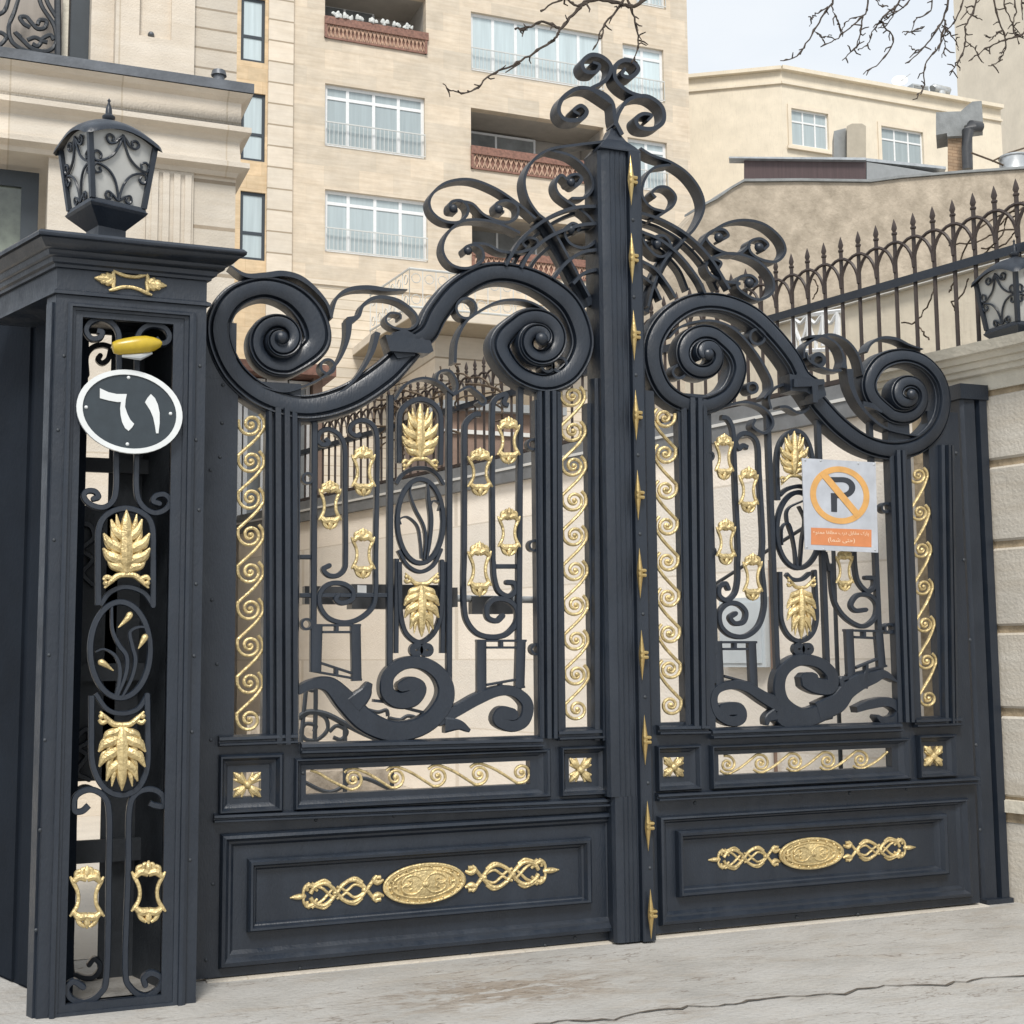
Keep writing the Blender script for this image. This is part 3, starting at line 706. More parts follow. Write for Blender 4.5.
# gold castings of the left leaf
for cx, cy, w, h in [(330, 505, 22, 49), (363.5, 471, 23, 50), (363, 553.5, 23, 50), (480, 472, 24, 48), (508.5, 440.5, 22, 47), (509, 532, 22, 48), (479.5, 569, 23, 54)]:
    b = MB(); cartouche(b, cx, cy, w, h); b.build('gold_cartouche', 'gold', g)
b = MB(); palmette(b, 420, 437, 36, 66, 1); b.build('gold_palmette', 'gold', g)
b = MB(); palmette(b, 421.5, 605, 35, 64, -1); b.build('gold_palmette', 'gold', g)
# spacer rings between bars and frame
for cx, cy in B2((445, 505)) + B4((440, 380)) + B3((705, 395), (712, 865)) + B5((722, 462)): ringlet(g, cx, cy, 5, 2.4, .03, .04)
for q in ((B4((410, 35)), B4((470, 35))), (B4((410, 232)), B4((860, 232))), (B3((640, 960)), B3((540, 960)))):
    bar(g, [q[0][0], q[1][0]], 4.5, n=1, name='tie_bar', y=.022)
# upper infill scrolls glimpsed under the big scroll
straps(g, [(B3((60, 190), (110, 120), (190, 90), (270, 110), (330, 160), (350, 120), (320, 60), (270, 60), (255, 100), (285, 120)), 2.6), (B3((330, 170), (400, 130), (440, 150), (480, 190), (470, 215), (445, 200)), 2.4)], 'iron_strap', .04, .06)
for cx, cy in [(223, 385), (222, 423), (210.5, 470), (220, 457), (212, 600), (217, 664), (211, 740), (215, 816), (213, 884), (303, 773), (206, 960), (316, 820), (394, 816), (472, 811), (549, 806), (610, 803), (470, 955), (545, 945), (300, 968), (575, 938)]:
    rivet(g, cx, cy, -.001 if cy < 800 else -.001)

# meeting post with its cap, ridges and gold spikes
py_ = -.085
xa = (at(600, 290, py_).x + at(614, 900, py_).x) / 2; xb = (at(633, 290, py_).x + at(636, 900, py_).x) / 2 + .006; xc = (at(642, 290, py_).x + at(655, 900, py_).x) / 2
zt = at(612, 150, py_).z; zb = z0 - .002
prof = [(xa, .09), (xa, py_ + .05), (xa + .02, py_ + .02)]
n = 4
prof = [(xa, .09), (xa, py_ + .03), (xa + .012, py_ + .012), (xa + .03, py_ + .006)]
for i in range(1, n + 1):
    u0 = xa + .03 + (xb - xa - .03) * i / (n + .6)
    prof += [(u0 - .004, py_ + .004), (u0 - .001, py_ + .0062), (u0 + .001, py_ + .0062), (u0 + .004, py_ + .003)]
prof += [(xb, py_ + .01), (xb, .09)]
xl_ = at(615, 850, py_).x
zr_ = at(620, 797, py_).z
b = MB(); b.hexa([(x, y, zr_) for x, y in prof], [(x, y, zt) for x, y in prof]); lw = [(xl_ + (x - xa) * (xb - xl_) / (xb - xa), y) for x, y in prof]; b.hexa([(x, y, zb) for x, y in lw], [(x, y, zr_ - .0004) for x, y in lw]); POST = b.build('meeting_post', 'iron', g, 25)
prof = [(xb + .0005, .089), (xb + .0005, py_ - .010), (xb + .006, py_ - .016), (xc - .012, py_ - .016), (xc, py_ - .008), (xc, .089)]
b = MB(); b.hexa([(x, y, zb) for x, y in prof], [(x, y, zt + .0005) for x, y in prof]); b.build('astragal', 'iron', g, 25)
b = MB(); xm = (xa + xc) / 2; hw = (xc - xa) / 2
lv = [(hw * 1.0, .096, zt + .001), (hw * 1.0, .096, zt + .008), (hw * .82, .076, zt + .035), (hw * .50, .05, zt + .068), (hw * .28, .04, zt + .10), (hw * .18, .035, zt + .13)]
ra = [[(xm - h_, -d_ , z_), (xm + h_, -d_, z_), (xm + h_, d_, z_), (xm - h_, d_, z_)] for h_, d_, z_ in lv]
for r0, r1 in zip(ra, ra[1:]): b.hexa(r0, r1)
b.build('post_cap', 'iron', g, 25)
for px_, py in [(631, 180), (632, 258), (634, 335), (636, 415), (638, 495), (640, 573), (642, 655), (645, 740), (648, 826), (651, 914)]:
    b = MB(); yy = py_ - .017; v = at(px_, py, yy - .02); k = mpp(px_, py, yy)
    b.lathe((v.x, yy - .018, v.z), [(.0005, -25 * k), (1.6 * k, -14 * k), (3.0 * k, -4 * k), (3.3 * k, 0), (3.0 * k, 4 * k), (1.6 * k, 14 * k), (.0005, 25 * k)], 8)
    for s in (-1, 1): b.tube([(v.x - 2.2 * k, yy - .024, v.z + s * 2.3 * k), (v.x + 5 * k, yy - .024, v.z + s * 2.3 * k), (v.x + 6 * k, yy + .004, v.z + s * 2.3 * k)], 2.1 * k, 8)
    b.build('gold_spike', 'brass', g)
for px_, py in [(633, 220), (634, 297), (636, 375), (638, 455), (640, 534), (643, 614), (645, 697), (648, 783), (650, 868)]:
    rivet(g, px_, py, py_ - .016)
# finial scrolls on the post
fin = [(A3((745, 470, 16), (722, 420, 14), (712, 360, 12), (670, 325, 12), (600, 312, 13), (545, 345, 14), (530, 390, 14), (555, 420, 14), (605, 418, 14), (625, 392, 14), (605, 372, 12), (580, 388, 10), (600, 402, 8)), 3),
       (A3((722, 440, 14), (735, 395, 12), (770, 350, 12), (830, 340, 13), (880, 375, 14), (885, 425, 14), (850, 450, 14), (805, 445, 14), (792, 418, 14), (815, 400, 12), (845, 405, 10), (830, 425, 8)), 3),
       (A3((715, 365, 12), (640, 318, 11), (600, 312, 8)), 3),
       (A3((640, 312, 10), (690, 285, 12), (708, 240, 13), (680, 208, 14), (640, 200, 14), (610, 225, 14), (620, 255, 14), (655, 258, 12), (668, 235, 10), (645, 225, 8)), 3),
       (A3((830, 342, 10), (770, 325, 12), (725, 285, 14), (722, 240, 14), (750, 218, 14), (785, 225, 14), (800, 250, 14), (775, 275, 14), (745, 268, 12), (755, 245, 9)), 3)]
straps(g, fin, 'finial_scroll', -.01, .085)

# ---------------------------------------------------------------- right leaf
LEAF_R = thing('gate_leaf', at(800, 930, 0), 'right leaf of the dark iron gate, carrying the no parking sign', 'gate', 'ornate iron gate leaves')
g = LEAF_R
holeR = [((652, 300), (678, 300), (682, 722), (661, 723)), ((709, 300), (889, 300), (893, 722), (712, 728)), ((908, 380), (929, 380), (937, 716), (921, 717)),
         ((663, 757.6), (683, 757), (684, 776), (663, 777)), ((718.6, 754), (892, 748.5), (892, 767.7), (718.6, 775)), ((923.6, 746), (942, 746), (942, 766), (923.6, 766))]
hr = [rectx(q) for q in holeR]
x0r = xc - .004; x1r = (at(958, 460).x + at(975, 790).x + at(982, 908).x) / 3
b = MB(); b.grid_plate(x0r, x1r, z0 + .004, at(780, 400).z, 0, .05, hr); b.build('frame', 'iron', g)
ribstile((693.5, 399), (697, 728), 29, 28, g, 1); ribstile((897, 451), (906, 722), 20, 21, g, 1); ribstile((946, 446), (950, 725), 20, 21, g, -1)
opening(g, [(655, 747), (697, 743), (702, 788), (655, 792.6)], holeR[3]); opening(g, [(708, 743), (907, 740), (909, 777), (710, 791)], holeR[4]); opening(g, [(916, 736), (953, 733), (955, 775), (916, 779)], holeR[5])
rail(g, (709, 734), (898, 727), 10, 9); rail(g, (655, 797), (975, 780), 8, 8); rail(g, (656, 730), (706, 729), 10, 10); rail(g, (912, 723), (958, 721), 9, 9)
RP = lower_panel(g, [(657, 816), (962, 798), (975, 896), (658, 926)], [(675, 830), (944, 814), (945, 871), (677, 899)], [(687, 844), (931, 825), (931, 862), (685, 885)])
applique(RP, (811, 853.5), 103, -.062, .004)
goldstrip(g, (664, 399), (671, 722), 12, 9, 1); goldstrip(g, (917, 456), (929, 716), 10, 7, -1, bw=2.8); goldstrip(g, (710, 765), (876, 759), 9.8, 5, 1, bw=2.6, tail=True)
for q in (holeR[3], holeR[5]):
    b = MB(); rosette(b, q); b.build('gold_rosette', 'gold', g)
p = A8((880, 975, 84), (825, 935, 92), (785, 860, 92), (715, 770, 92), (620, 680, 90), (500, 630, 84), (380, 632, 84), (280, 690, 90), (222, 780, 92), (218, 880, 90), (260, 980, 86), (340, 1035, 80), (430, 1045, 80), (520, 1000, 80), (562, 910, 82),
       (546, 835, 86))
volute(g, p, 701, 357, 25, -45, -520, 19, 6)
p = B1((55, 320, 70), (110, 370, 80), (165, 440, 92), (250, 530, 92), (350, 600, 88), (460, 630, 84), (570, 610, 82), (650, 540, 82), (682, 440, 82), (665, 340, 78), (600, 265, 74), (510, 238, 70), (420, 265, 74), (372, 340, 74),
       (385, 410, 74))
volute(g, p, 903, 397, 22, 135, -500, 16, 5.5)
b = MB()
b.pxprism(B1((40, 310), (110, 325), (180, 335), (195, 400), (160, 420), (110, 385), (45, 380)), -.055, .10)
b.pxprism(B1((60, 330), (185, 332), (190, 352), (160, 358), (160, 430), (140, 430), (135, 362), (60, 365)), -.075, .12)
b.build('scroll_joint', 'iron', g)
straps(g, [(B1((105, 160, 10), (170, 160, 10), (225, 195, 10), (250, 250, 12), (250, 292, 30)), 3), (B1((85, 250, 9), (90, 200, 10), (140, 165, 10), (200, 152, 10), (265, 180, 10), (310, 240, 11), (330, 320, 10)), 3),
           (B1((345, 225, 10), (365, 190, 10), (410, 165, 11), (470, 170, 12), (525, 195, 8), (580, 213, 4)), 3), (B1((275, 295, 32), (285, 370, 24), (330, 460, 16), (420, 540, 10), (560, 577, 5)), 3),
           (B1((240, 300, 12), (190, 300, 10), (110, 265, 9), (92, 225, 9)), 3), (B1((330, 440), (370, 450), (410, 470)), 5)])
for (x, y) in B1((145, 258)):
    ringlet(g, x, y, 6, 4)
straps(g, [(A8((270, 775, 9), (310, 735, 9), (370, 712, 9), (450, 707, 9), (530, 738, 10), (600, 808, 10), (655, 890, 12), (688, 970, 12), (655, 1022, 9)), 2.6)])
ringlet(g, 754, 338, 7.5); ringlet(g, 676, 373, 6.5); ringlet(g, 749, 389, 5)
crestR = [
    (A8((150, 5), (200, 35), (275, 62), (345, 110), (395, 180), (408, 250), (375, 325), (325, 380), (250, 460), (205, 560), (180, 650)), 2.6, .085),
    (A8((275, 70), (205, 85), (165, 140), (160, 200), (195, 245), (250, 262)), 2.6),
    (A8((215, 205), (200, 185), (225, 162), (265, 165), (295, 200), (282, 240), (240, 270), (190, 300)), 2.6),
    (A8((160, 340), (170, 390), (215, 440), (255, 440), (275, 400), (250, 362), (210, 365), (200, 390), (228, 398)), 2.6),
    (A8((395, 400), (430, 355), (500, 310), (580, 296), (660, 315), (725, 370), (742, 425), (705, 465), (640, 455), (600, 425), (598, 385), (640, 372), (672, 395), (655, 418)), 2.6),
    (A8((600, 395), (560, 430), (510, 432), (455, 410), (420, 370), (445, 340), (490, 335), (510, 360), (480, 378)), 2.6),
    (A8((440, 450), (500, 432), (570, 438), (640, 470), (690, 530), (690, 590), (640, 620), (590, 605), (548, 570), (555, 530), (600, 522), (628, 548), (605, 568)), 2.6),
    (A8((560, 555), (500, 545), (440, 520), (420, 480), (445, 455), (480, 470), (470, 495)), 2.6)]
straps(g, crestR, 'crest_scroll', .02, .075)
straps(g, [(A8((162, 265), (250, 295), (350, 355), (440, 445), (520, 575)), 3.0, .05, -.01), (A8((162, 300), (240, 328), (330, 385), (410, 470), (470, 580)), 3.0, .05, .06), (A8((162, 340), (240, 375), (320, 440), (390, 530), (420, 590)), 3, .05, -.01),
           (A8((162, 378), (230, 410), (310, 490), (350, 580)), 3, .05, .06), (A8((162, 460), (220, 495), (270, 560), (300, 610)), 3, .05, -.01), (A8((162, 520), (210, 560), (240, 620)), 3, .05, .02)], 'sunburst_arc')
b = MB(); b.px(A8((330, 378, 30), (255, 470, 40), (205, 580, 48), (180, 660, 50)), None, BEV(.05, .008), .03, n=4); b.build('sunburst_ray', 'iron', g)
for (x, y) in A8((485, 360), (650, 400), (610, 545), (232, 388)):
    b = MB(); v = at(x, y, -.02); b.dome(v, 5 * mpp(x, y, 0), h=.025); b.build('scroll_eye', 'iron', g)
# openwork of the right leaf
vb(g, (708.5, 405), (716.5, 683), 6); vb(g, (768.5, 412), (779, 690), 5.6); vb(g, (819, 420), (829, 690), 5.6); vb(g, (871, 420), (882, 672), 5.2)
bar(g, B6((625, 190), (660, 200), (685, 260), (692, 400), (700, 600), (712, 850)) + B7((505, 20), (505, 100), (490, 170), (450, 205), (412, 185), (410, 140), (440, 120), (455, 145)), 5)
bar(g, B6((760, 345), (735, 335), (715, 350), (700, 310), (730, 275), (775, 280), (812, 330), (820, 480), (838, 800)) + B7((628, 20), (640, 150), (640, 250), (610, 340), (545, 390), (470, 385), (420, 340), (412, 270), (450, 225), (505, 225), (545, 265), (535, 315), (490, 325), (465, 295), (490, 275)), 5)
bar(g, [(779, 500), (778, 460), (783, 440), (795, 431), (806, 437), (813, 458), (816, 500)], 5)
b = MB(); b.px([(800 + 22 * math.cos(R(a)), 530 + 38 * math.sin(R(a)), 4.6) for a in range(0, 360, 15)], None, BEV(.026), .016, n=2, closed=True); b.build('oval_ring', 'iron', g)
bar(g, [(781, 495), (788, 489), (800, 486), (812, 489), (820, 495)], 4)
bar(g, B7((755, 70), (780, 95), (810, 102), (840, 95), (870, 70)), 4)
bar(g, [(806, 500, 1.6), (790, 508, 1.8), (788, 520, 2), (794, 540, 2.2), (798, 566, 2)], None, name='lily_stem'); bar(g, [(800, 506, 1.6), (806, 520, 2.2), (803, 540, 2.4), (801, 566, 2)], None, name='lily_stem'); bar(g, [(783, 545, 1.4), (783, 528, 1.8), (790, 524, 1.8), (795, 545, 2), (797, 566, 2)], None, name='lily_stem')
bar(g, B7((722, 60), (725, 200), (730, 310), (765, 385), (820, 415), (880, 385), (908, 310), (905, 200), (898, 60)), 4.6)
ringlet(g, 797.5, 649, 3.6, 5.4, .03, .03); ringlet(g, 806.5, 649, 3.6, 5.4, .03, .03)
bar(g, [(826, 552), (830, 570)] + B8((240, 120), (250, 240), (270, 310), (320, 370), (390, 402), (445, 365), (455, 300), (420, 258), (365, 258), (335, 300), (355, 328), (400, 325)), 4.6)
bar(g, B8((350, 40), (355, 130), (370, 195), (410, 238), (440, 220), (440, 180), (405, 175)), 4.6)
box_frame(g, [(714, 641), (757, 641), (759, 691), (716, 685)], 0, 9); box_frame(g, [(845.5, 629), (884, 630), (887, 667), (847.5, 677)], 0, 9)
LY = [(-1, .06), (-1, .010), (-.86, 0), (.86, 0), (1, .010), (1, .06)]
b = MB()
b.px(B7((460, 795, 40), (430, 770, 60), (440, 765, 66), (510, 765, 70), (520, 810, 66), (470, 825, 56), (405, 790, 52), (380, 720, 46), (400, 665, 44), (470, 640, 46), (550, 650, 56), (640, 705, 66), (740, 760, 90)) + B8((20, 830, 84), (130, 830, 84), (230, 790, 84)), None, LY, -.002, rnd=True)
b.px(B7((700, 790, 70), (660, 810, 44), (650, 845, 20)), None, BEV(.05), -.006)
b.px(B8((240, 790, 90), (120, 820, 76), (30, 770, 70), (0, 690, 66), (20, 610, 60), (90, 560, 56), (180, 570, 56), (240, 620, 66), (240, 680, 74), (180, 680, 80), (125, 655, 74), (150, 645, 60)), None, LY, -.004, rnd=True)
b.px(B8((180, 800, 90), (270, 760, 100), (320, 700, 90), (380, 660, 80), (440, 640, 60), (490, 625, 40), (545, 660, 8)), None, LY, -.006)
b.px(B8((300, 690, 30), (290, 650, 26), (320, 640, 14)), None, BEV(.05), -.007); b.px(B8((395, 690, 40), (400, 640, 34), (405, 610, 20)), None, BEV(.05), -.007)
b.px(B8((360, 790, 30), (430, 765, 44), (510, 755, 46), (560, 790, 50), (540, 835, 44), (490, 845, 44), (460, 825, 24)), None, LY, .0, rnd=True)
b.build('lyre_scroll', 'iron', g, 16)
for cx, cy, w, h in [(724, 457, 18, 46), (748.5, 490, 19, 46), (726, 542, 19, 46), (752.5, 577, 19, 47), (844.5, 570, 17, 42), (866, 520, 17, 44)]:
    b = MB(); cartouche(b, cx, cy, w, h); b.build('gold_cartouche', 'gold', g)
b = MB(); palmette(b, 794, 458, 28, 54, 1); b.build('gold_palmette', 'gold', g)
b = MB(); palmette(b, 801, 608, 29, 62, -1); b.build('gold_palmette', 'gold', g)
for cx, cy in B6((550, 392), (560, 880)) + B7((372, 455)) + B8((500, 412)) + [(884, 508)]: ringlet(g, cx, cy, 4.4, 2.4, .03, .04)
straps(g, [([(700, 415), (720, 408), (742, 403), (762, 410), (770, 424), (762, 434), (750, 428), (752, 420)], 2.6), ([(768, 410), (766, 398), (774, 388), (790, 385), (804, 396), (806, 408), (796, 414), (784, 408), (776, 408)], 2.6)], 'iron_strap', .03, .06)
for cx, cy in [(695, 803), (730, 797), (791, 794), (850, 793), (907, 789), (956, 453), (964, 560), (970, 640), (976, 745), (980, 830), (700, 929), (797, 917), (858, 914)]:
    rivet(g, cx, cy, -.001)
# ================================================================== PILLAR WITH THE HOUSE NUMBER
YP = atz(200, 1004).y
A_ = at(55, 600, YP); A_ = Vector((at(48, 600, YP).x, YP, 0)); B_ = Vector((at(202, 600, YP).x, YP, 0))
D_ = A_ + SIDE * .62; C_ = Vector((B_.x - .16, D_.y, 0))
PLAN = [A_, B_, C_, D_]
def grow(plan, o):
    out = []; n = len(plan)
    for i in range(n):
        p0, p1, p2 = plan[i - 1], plan[i], plan[(i + 1) % n]
        d1 = (p1 - p0).normalized(); d2 = (p2 - p1).normalized()
        n1 = Vector((d1.y, -d1.x)); n2 = Vector((d2.y, -d2.x))
        k = 1 + n1.dot(n2)
        m = (n1 + n2) / max(k, .2)
        out.append((p1.x + m.x * o, p1.y + m.y * o))
    return out
def stack(b, plan, lv):
    """solid of plan outlines grown by o at heights z"""
    for (za, oa), (zb_, ob) in zip(lv, lv[1:]):
        pa, pb = grow(plan, oa), grow(plan, ob)
        b.hexa([(*p, za) for p in pa], [(*p, zb_) for p in pb])
PIL = thing('gate_pillar', (A_ + B_) / 2, 'hollow dark iron gate pillar with flared cap, gold leaf castings and scrollwork behind the number plate', 'gate pillar')
zfb = at(202, 306, YP).z; zft = at(202, 280, YP).z; ztop = at(238, 250, YP - .12).z
b = MB(); h = ztop - zft
stack(b, PLAN, [(zfb, .012), (zfb + .012, .012), (zfb + .02, .0), (zft - .004, .0)]); b.build('frieze', 'iron', PIL, 25)
b = MB(); stack(b, PLAN, [(zft - .003, .012), (zft + h * .08, .014), (zft + h * .13, .026), (zft + h * .30, .030), (zft + h * .34, .046), (zft + h * .52, .052), (zft + h * .56, .068), (zft + h * .84, .092), (zft + h * .88, .104), (ztop, .106), (ztop + .012, .096)])
b.build('flared_cap', 'iron', PIL, 25)
# front frame
hole = rectx([(84, 316), (173, 325), (162, 995), (64, 1005)], YP)
b = MB(); b.grid_plate(A_.x, B_.x, 0.0, zfb - .001, YP, YP + .05, [hole]); b.build('front_frame', 'iron', PIL)
def pq(x0, x1, z0, z1): return (x0, x1, z0, z1)
b = MB()
o0 = (hole[0] - .055, hole[1] + .085, hole[2] - .06, hole[3] + .05)
vs = []; fs = []
steps = [(0, .002), (0, -.016), (.14, -.022), (.30, -.022), (.33, -.008), (.52, -.006), (.55, .010), (.74, .012), (.78, .026), (1, .03), (1, .052)]
for f, d in steps:
    x0_, x1_, z0_, z1_ = [a + (c - a) * f for a, c in zip(o0, hole)]
    vs += [(x0_, YP + d, z1_), (x1_, YP + d, z1_), (x1_, YP + d, z0_), (x0_, YP + d, z0_)]
for i in range(len(steps) - 1):
    for k in range(4):
        l = (k + 1) % 4; fs.append((i * 4 + k, i * 4 + l, i * 4 + 4 + l, i * 4 + 4 + k))
b.add(vs, fs); b.build('opening_moulding', 'iron', PIL, 25)
# flank post, side sheets and back
N_ = Vector((SIDE.y, -SIDE.x, 0)); 
if N_.x > 0: N_ = -N_
def slab(b, P, d, L0, L1, n, t0, t1, za, zb_):
    p = [P + d * L0 + n * t0, P + d * L1 + n * t0, P + d * L1 + n * t1, P + d * L0 + n * t1]
    b.hexa([(q.x, q.y, za) for q in p], [(q.x, q.y, zb_) for q in p])
b = MB(); slab(b, A_, SIDE, 0.002, .085, N_, -.03, .0, 0, zfb - .002); slab(b, A_, SIDE, .02, .07, N_, -.01, .008, 0, zfb - .03); b.build('flank_post', 'iron', PIL)
b = MB(); slab(b, A_, SIDE, .12, 1.5, N_, -.19, -.16, 0, zfb + .14)
for i in range(3): slab(b, A_, SIDE, .17 + i * .42, .53 + i * .42, N_, -.161, -.148, .02, zfb + .11)
b.build('flank_panel', 'iron_matte', PIL)
b = MB(); b.hexa([(B_.x - .03, YP + .06, 0), (B_.x - .012, YP + .06, 0), (C_.x, C_.y, 0), (C_.x - .03, C_.y, 0)], [(B_.x - .03, YP + .06, zfb - .004), (B_.x - .012, YP + .06, zfb - .004), (C_.x, C_.y, zfb - .004), (C_.x - .03, C_.y, zfb - .004)]); b.build('inner_side', 'iron2', PIL)
bk = .22
def bx(b, xa_, ya_, xb_, yb_, y, th):   # rectangle given by two picture corners on plane y
    u = at(xa_, ya_, y); v = at(xb_, yb_, y); b.box(u.x, v.x, y, y + th, min(u.z, v.z), max(u.z, v.z))
b = MB(); bx(b, 112, 330, 168, 1000, bk, .01); bx(b, 60, 290, 113, 335, bk, .012); bx(b, 70, 505, 113, 780, bk, .012); b.build('back_sheet', 'iron2', PIL)
for ya_, yb_ in ((456, 475), (664, 680), (842, 858)):
    b = MB(); bx(b, 60, ya_, 172, yb_, bk - .06, .02); b.build('cross_flat', 'iron2', PIL)
def pbar_(pts, w, name='scroll_bar', y=None): return bar(PIL, pts, w, YP + .02 if y is None else y, BEV(.03), 7, name)
pbar_(D1((255, 140), (290, 150), (270, 188), (215, 192), (180, 140), (205, 85), (275, 58), (350, 85), (398, 150), (405, 260), (403, 600)) + C1((393, 70), (392, 240), (375, 310), (325, 345), (260, 330), (225, 290), (240, 262), (280, 262), (300, 290), (275, 300)), 5.6)
pbar_(D1((655, 190), (690, 225), (735, 215), (748, 170), (715, 120), (640, 100), (570, 122), (530, 185), (528, 260), (528, 600)) + C1((497, 70), (495, 250), (520, 330), (580, 372), (640, 358), (668, 315), (640, 280), (595, 285), (580, 312), (610, 325)), 5.6)
pbar_(C1((300, 845), (300, 600), (305, 450), (350, 378), (440, 350), (530, 378), (575, 445), (580, 600), (580, 845)), 6)
pbar_(C1((310, 845), (360, 780), (440, 752), (530, 780), (580, 845)), 5)
b = MB(); b.px([(120.5 + 30 * math.cos(R(a)), 650 + 48 * math.sin(R(a)), 6) for a in range(0, 360, 12)], None, BEV(.03), YP + .018, n=2, closed=True); b.build('oval_ring', 'iron', PIL)
pbar_(C2((368, 30, 14), (372, 150, 18), (405, 230, 24), (445, 290, 24), (440, 380, 22), (400, 485, 14)), None, 'lily_stem')
pbar_(C2((555, 145, 10), (510, 138, 14), (462, 165, 18), (475, 240, 22), (490, 310, 22), (470, 400, 20), (425, 490, 14)), None, 'lily_stem')
pbar_(C2((285, 265, 8), (330, 252, 12), (385, 285, 18), (410, 350, 20), (405, 430, 18), (385, 495, 12)), None, 'lily_stem')
for q in (((468, 62), (448, 95), (400, 142)), ((545, 175), (530, 205), (503, 250)), ((298, 312), (330, 328), (376, 362))):
    b = MB(); z = C2((*q[0], 10), ((q[0][0] * 2 + q[1][0]) / 3, (q[0][1] * 2 + q[1][1]) / 3, 32), (*q[1], 30), (*q[2], 6)); b.px(z, None, HALF, YP, rel=True, n=5); b.build('gold_bud', 'gold', PIL)
pbar_(C2((285, 480), (345, 560), (420, 582), (500, 560), (550, 490)), 5)
pbar_(C2((265, 490), (265, 650), (268, 820), (300, 920), (350, 978), (420, 1000), (490, 975), (535, 910), (553, 820), (552, 650), (550, 490)), 6)
pbar_(C3((380, 110), (350, 135), (318, 130), (325, 70), (385, 42), (445, 72), (467, 150), (465, 400), (457, 820), (430, 910), (365, 950), (305, 935), (285, 890), (315, 862), (355, 885)), 6)
pbar_(C3((640, 100), (665, 110), (700, 110), (690, 62), (640, 40), (580, 62), (552, 140), (548, 400), (535, 800), (560, 890), (620, 925), (675, 895), (690, 850), (650, 825), (615, 845), (620, 875)), 6)
for yy in (bk - .03,):
    for q in (C3((320, 130), (318, 60), (365, 30), (430, 60)), C3((318, 100), (315, 400), (305, 780), (330, 835), (395, 845), (430, 800), (405, 765), (380, 790)), D1((350, 250), (290, 235), (220, 255), (180, 320), (185, 440)), D1((350, 260), (330, 330), (290, 360), (260, 335), (275, 310)),
              C2((190, 700), (240, 660), (255, 720), (200, 760), (240, 800), (190, 880), (250, 920)), C1((215, 430), (260, 440), (275, 500), (215, 560), (270, 610), (220, 680), (270, 740))):
        bar(PIL, q, 5, yy, BEV(.03), 6, 'rear_scroll')
b = MB(); palmette(b, 126.5, 549, 47, 78, 1, YP + .0); b.build('gold_palmette', 'gold', PIL)
b = MB(); palmette(b, 122, 751, 47, 79, -1, YP + .0); b.build('gold_palmette', 'gold', PIL)
for cx, cy in ((87, 897), (148.5, 892)):
    b = MB(); cartouche(b, cx, cy, 33, 62, YP); b.build('gold_cartouche', 'gold', PIL)
def cartouche_h(b, cx, cy, w, h, slope, y):
    X = lambda x, yy: (cx + yy * w / 2, cy + x * h / 2 + slope * yy * w / 2)
    s = w / 60.
    def st(pts, wd=3.2): b.px([(*X(p[0], p[1]), (p[2] if len(p) > 2 else wd) * s) for p in pts], None, HALF, y, rel=True, n=5)
    for sg in (-1, 1):
        st([(sg * 1.02, .60, 1.6), (sg * .90, .46, 3), (sg * .60, .22, 3), (sg * .50, 0, 2.8), (sg * .60, -.24, 3), (sg * .90, -.46, 3), (sg * 1.04, -.60, 1.6)])
        for e in (-1, 1):
            st([(0, e * .46, 3.6), (sg * .45, e * .48, 3.6), (sg * .9, e * .46, 2.6)])
            st([(0, e * .52, 6), (sg * .35, e * .62, 6), (sg * .62, e * .66, 2)]); st([(0, e * .60, 5), (sg * .26, e * .76, 5), (sg * .42, e * .82, 2)])
    for e in (-1, 1): st([(0, e * .5, 6), (0, e * .8, 6), (0, e * 1.0, 1.4)])
b = MB(); cartouche_h(b, 130.5, 282, 72, 21, .11, YP - .004); b.build('gold_cartouche', 'gold', PIL)
for x, y in [(64, 316 + 40), (58, 430), (54, 540), (49, 655), (45, 740), (40, 830), (36, 930), (200, 366), (196, 440), (199, 510), (196, 584), (194, 656), (192, 732), (190, 860)]: rivet(PIL, x, y, YP - .0)

# number plate
pl = MB(); yp = YP - .035
def ell(f, k=48, c=(129.5, 411.5), u=(53, 6.3), v=(2.0, -41.5)): return [(c[0] + f * (u[0] * math.cos(t) + v[0] * math.sin(t)), c[1] + f * (u[1] * math.cos(t) + v[1] * math.sin(t))) for t in [2 * math.pi * i / k for i in range(k)]]
PLATE = thing('house_number_plate', at(129.5, 411.5, yp), 'oval dark house number plate with white rim and two white numerals', 'number plate')
pl.pxprism(ell(.97), yp, .012); pl.build('plate', 'plate', PLATE)
b = MB(); ro = ell(1.0); ri = ell(.885); n = len(ro)
vs = [at(*p, yp - .006) for p in ro] + [at(*p, yp - .006) for p in ri] + [at(*p, yp - .006) + Vector((0, .02, 0)) for p in ro] + [at(*p, yp - .006) + Vector((0, .0062, 0)) for p in ri]
b.add(vs, [f for i in range(n) for j in [(i + 1) % n] for f in ((i, j, n + j, n + i), (i, 2 * n + i, 2 * n + j, j), (n + i, n + j, 3 * n + j, 3 * n + i))]); b.build('rim', 'platewhite', PLATE)
P_ = Zm(70, 360, 120)
for q in (((255, 240), (330, 275), (400, 290), (485, 290), (475, 340), (470, 400), (490, 460), (515, 510), (548, 545), (530, 575), (500, 605), (470, 580), (445, 530), (432, 470), (428, 410), (435, 358), (400, 358), (330, 345), (255, 325)),
          ((690, 290), (725, 325), (750, 380), (765, 450), (765, 540), (755, 625), (735, 625), (725, 560), (710, 490), (685, 430), (640, 360), (660, 325))):
    b = MB(); b.pxprism(P_(*q), yp - .004, .006); b.build('numeral', 'platewhite', PLATE)
for q in P_((500, 150), (138, 403), (858, 458), (490, 718)):
    b = MB(); v = at(*q, yp); b.dome(v, .007, h=.006); b.build('screw', 'platewhite', PLATE)
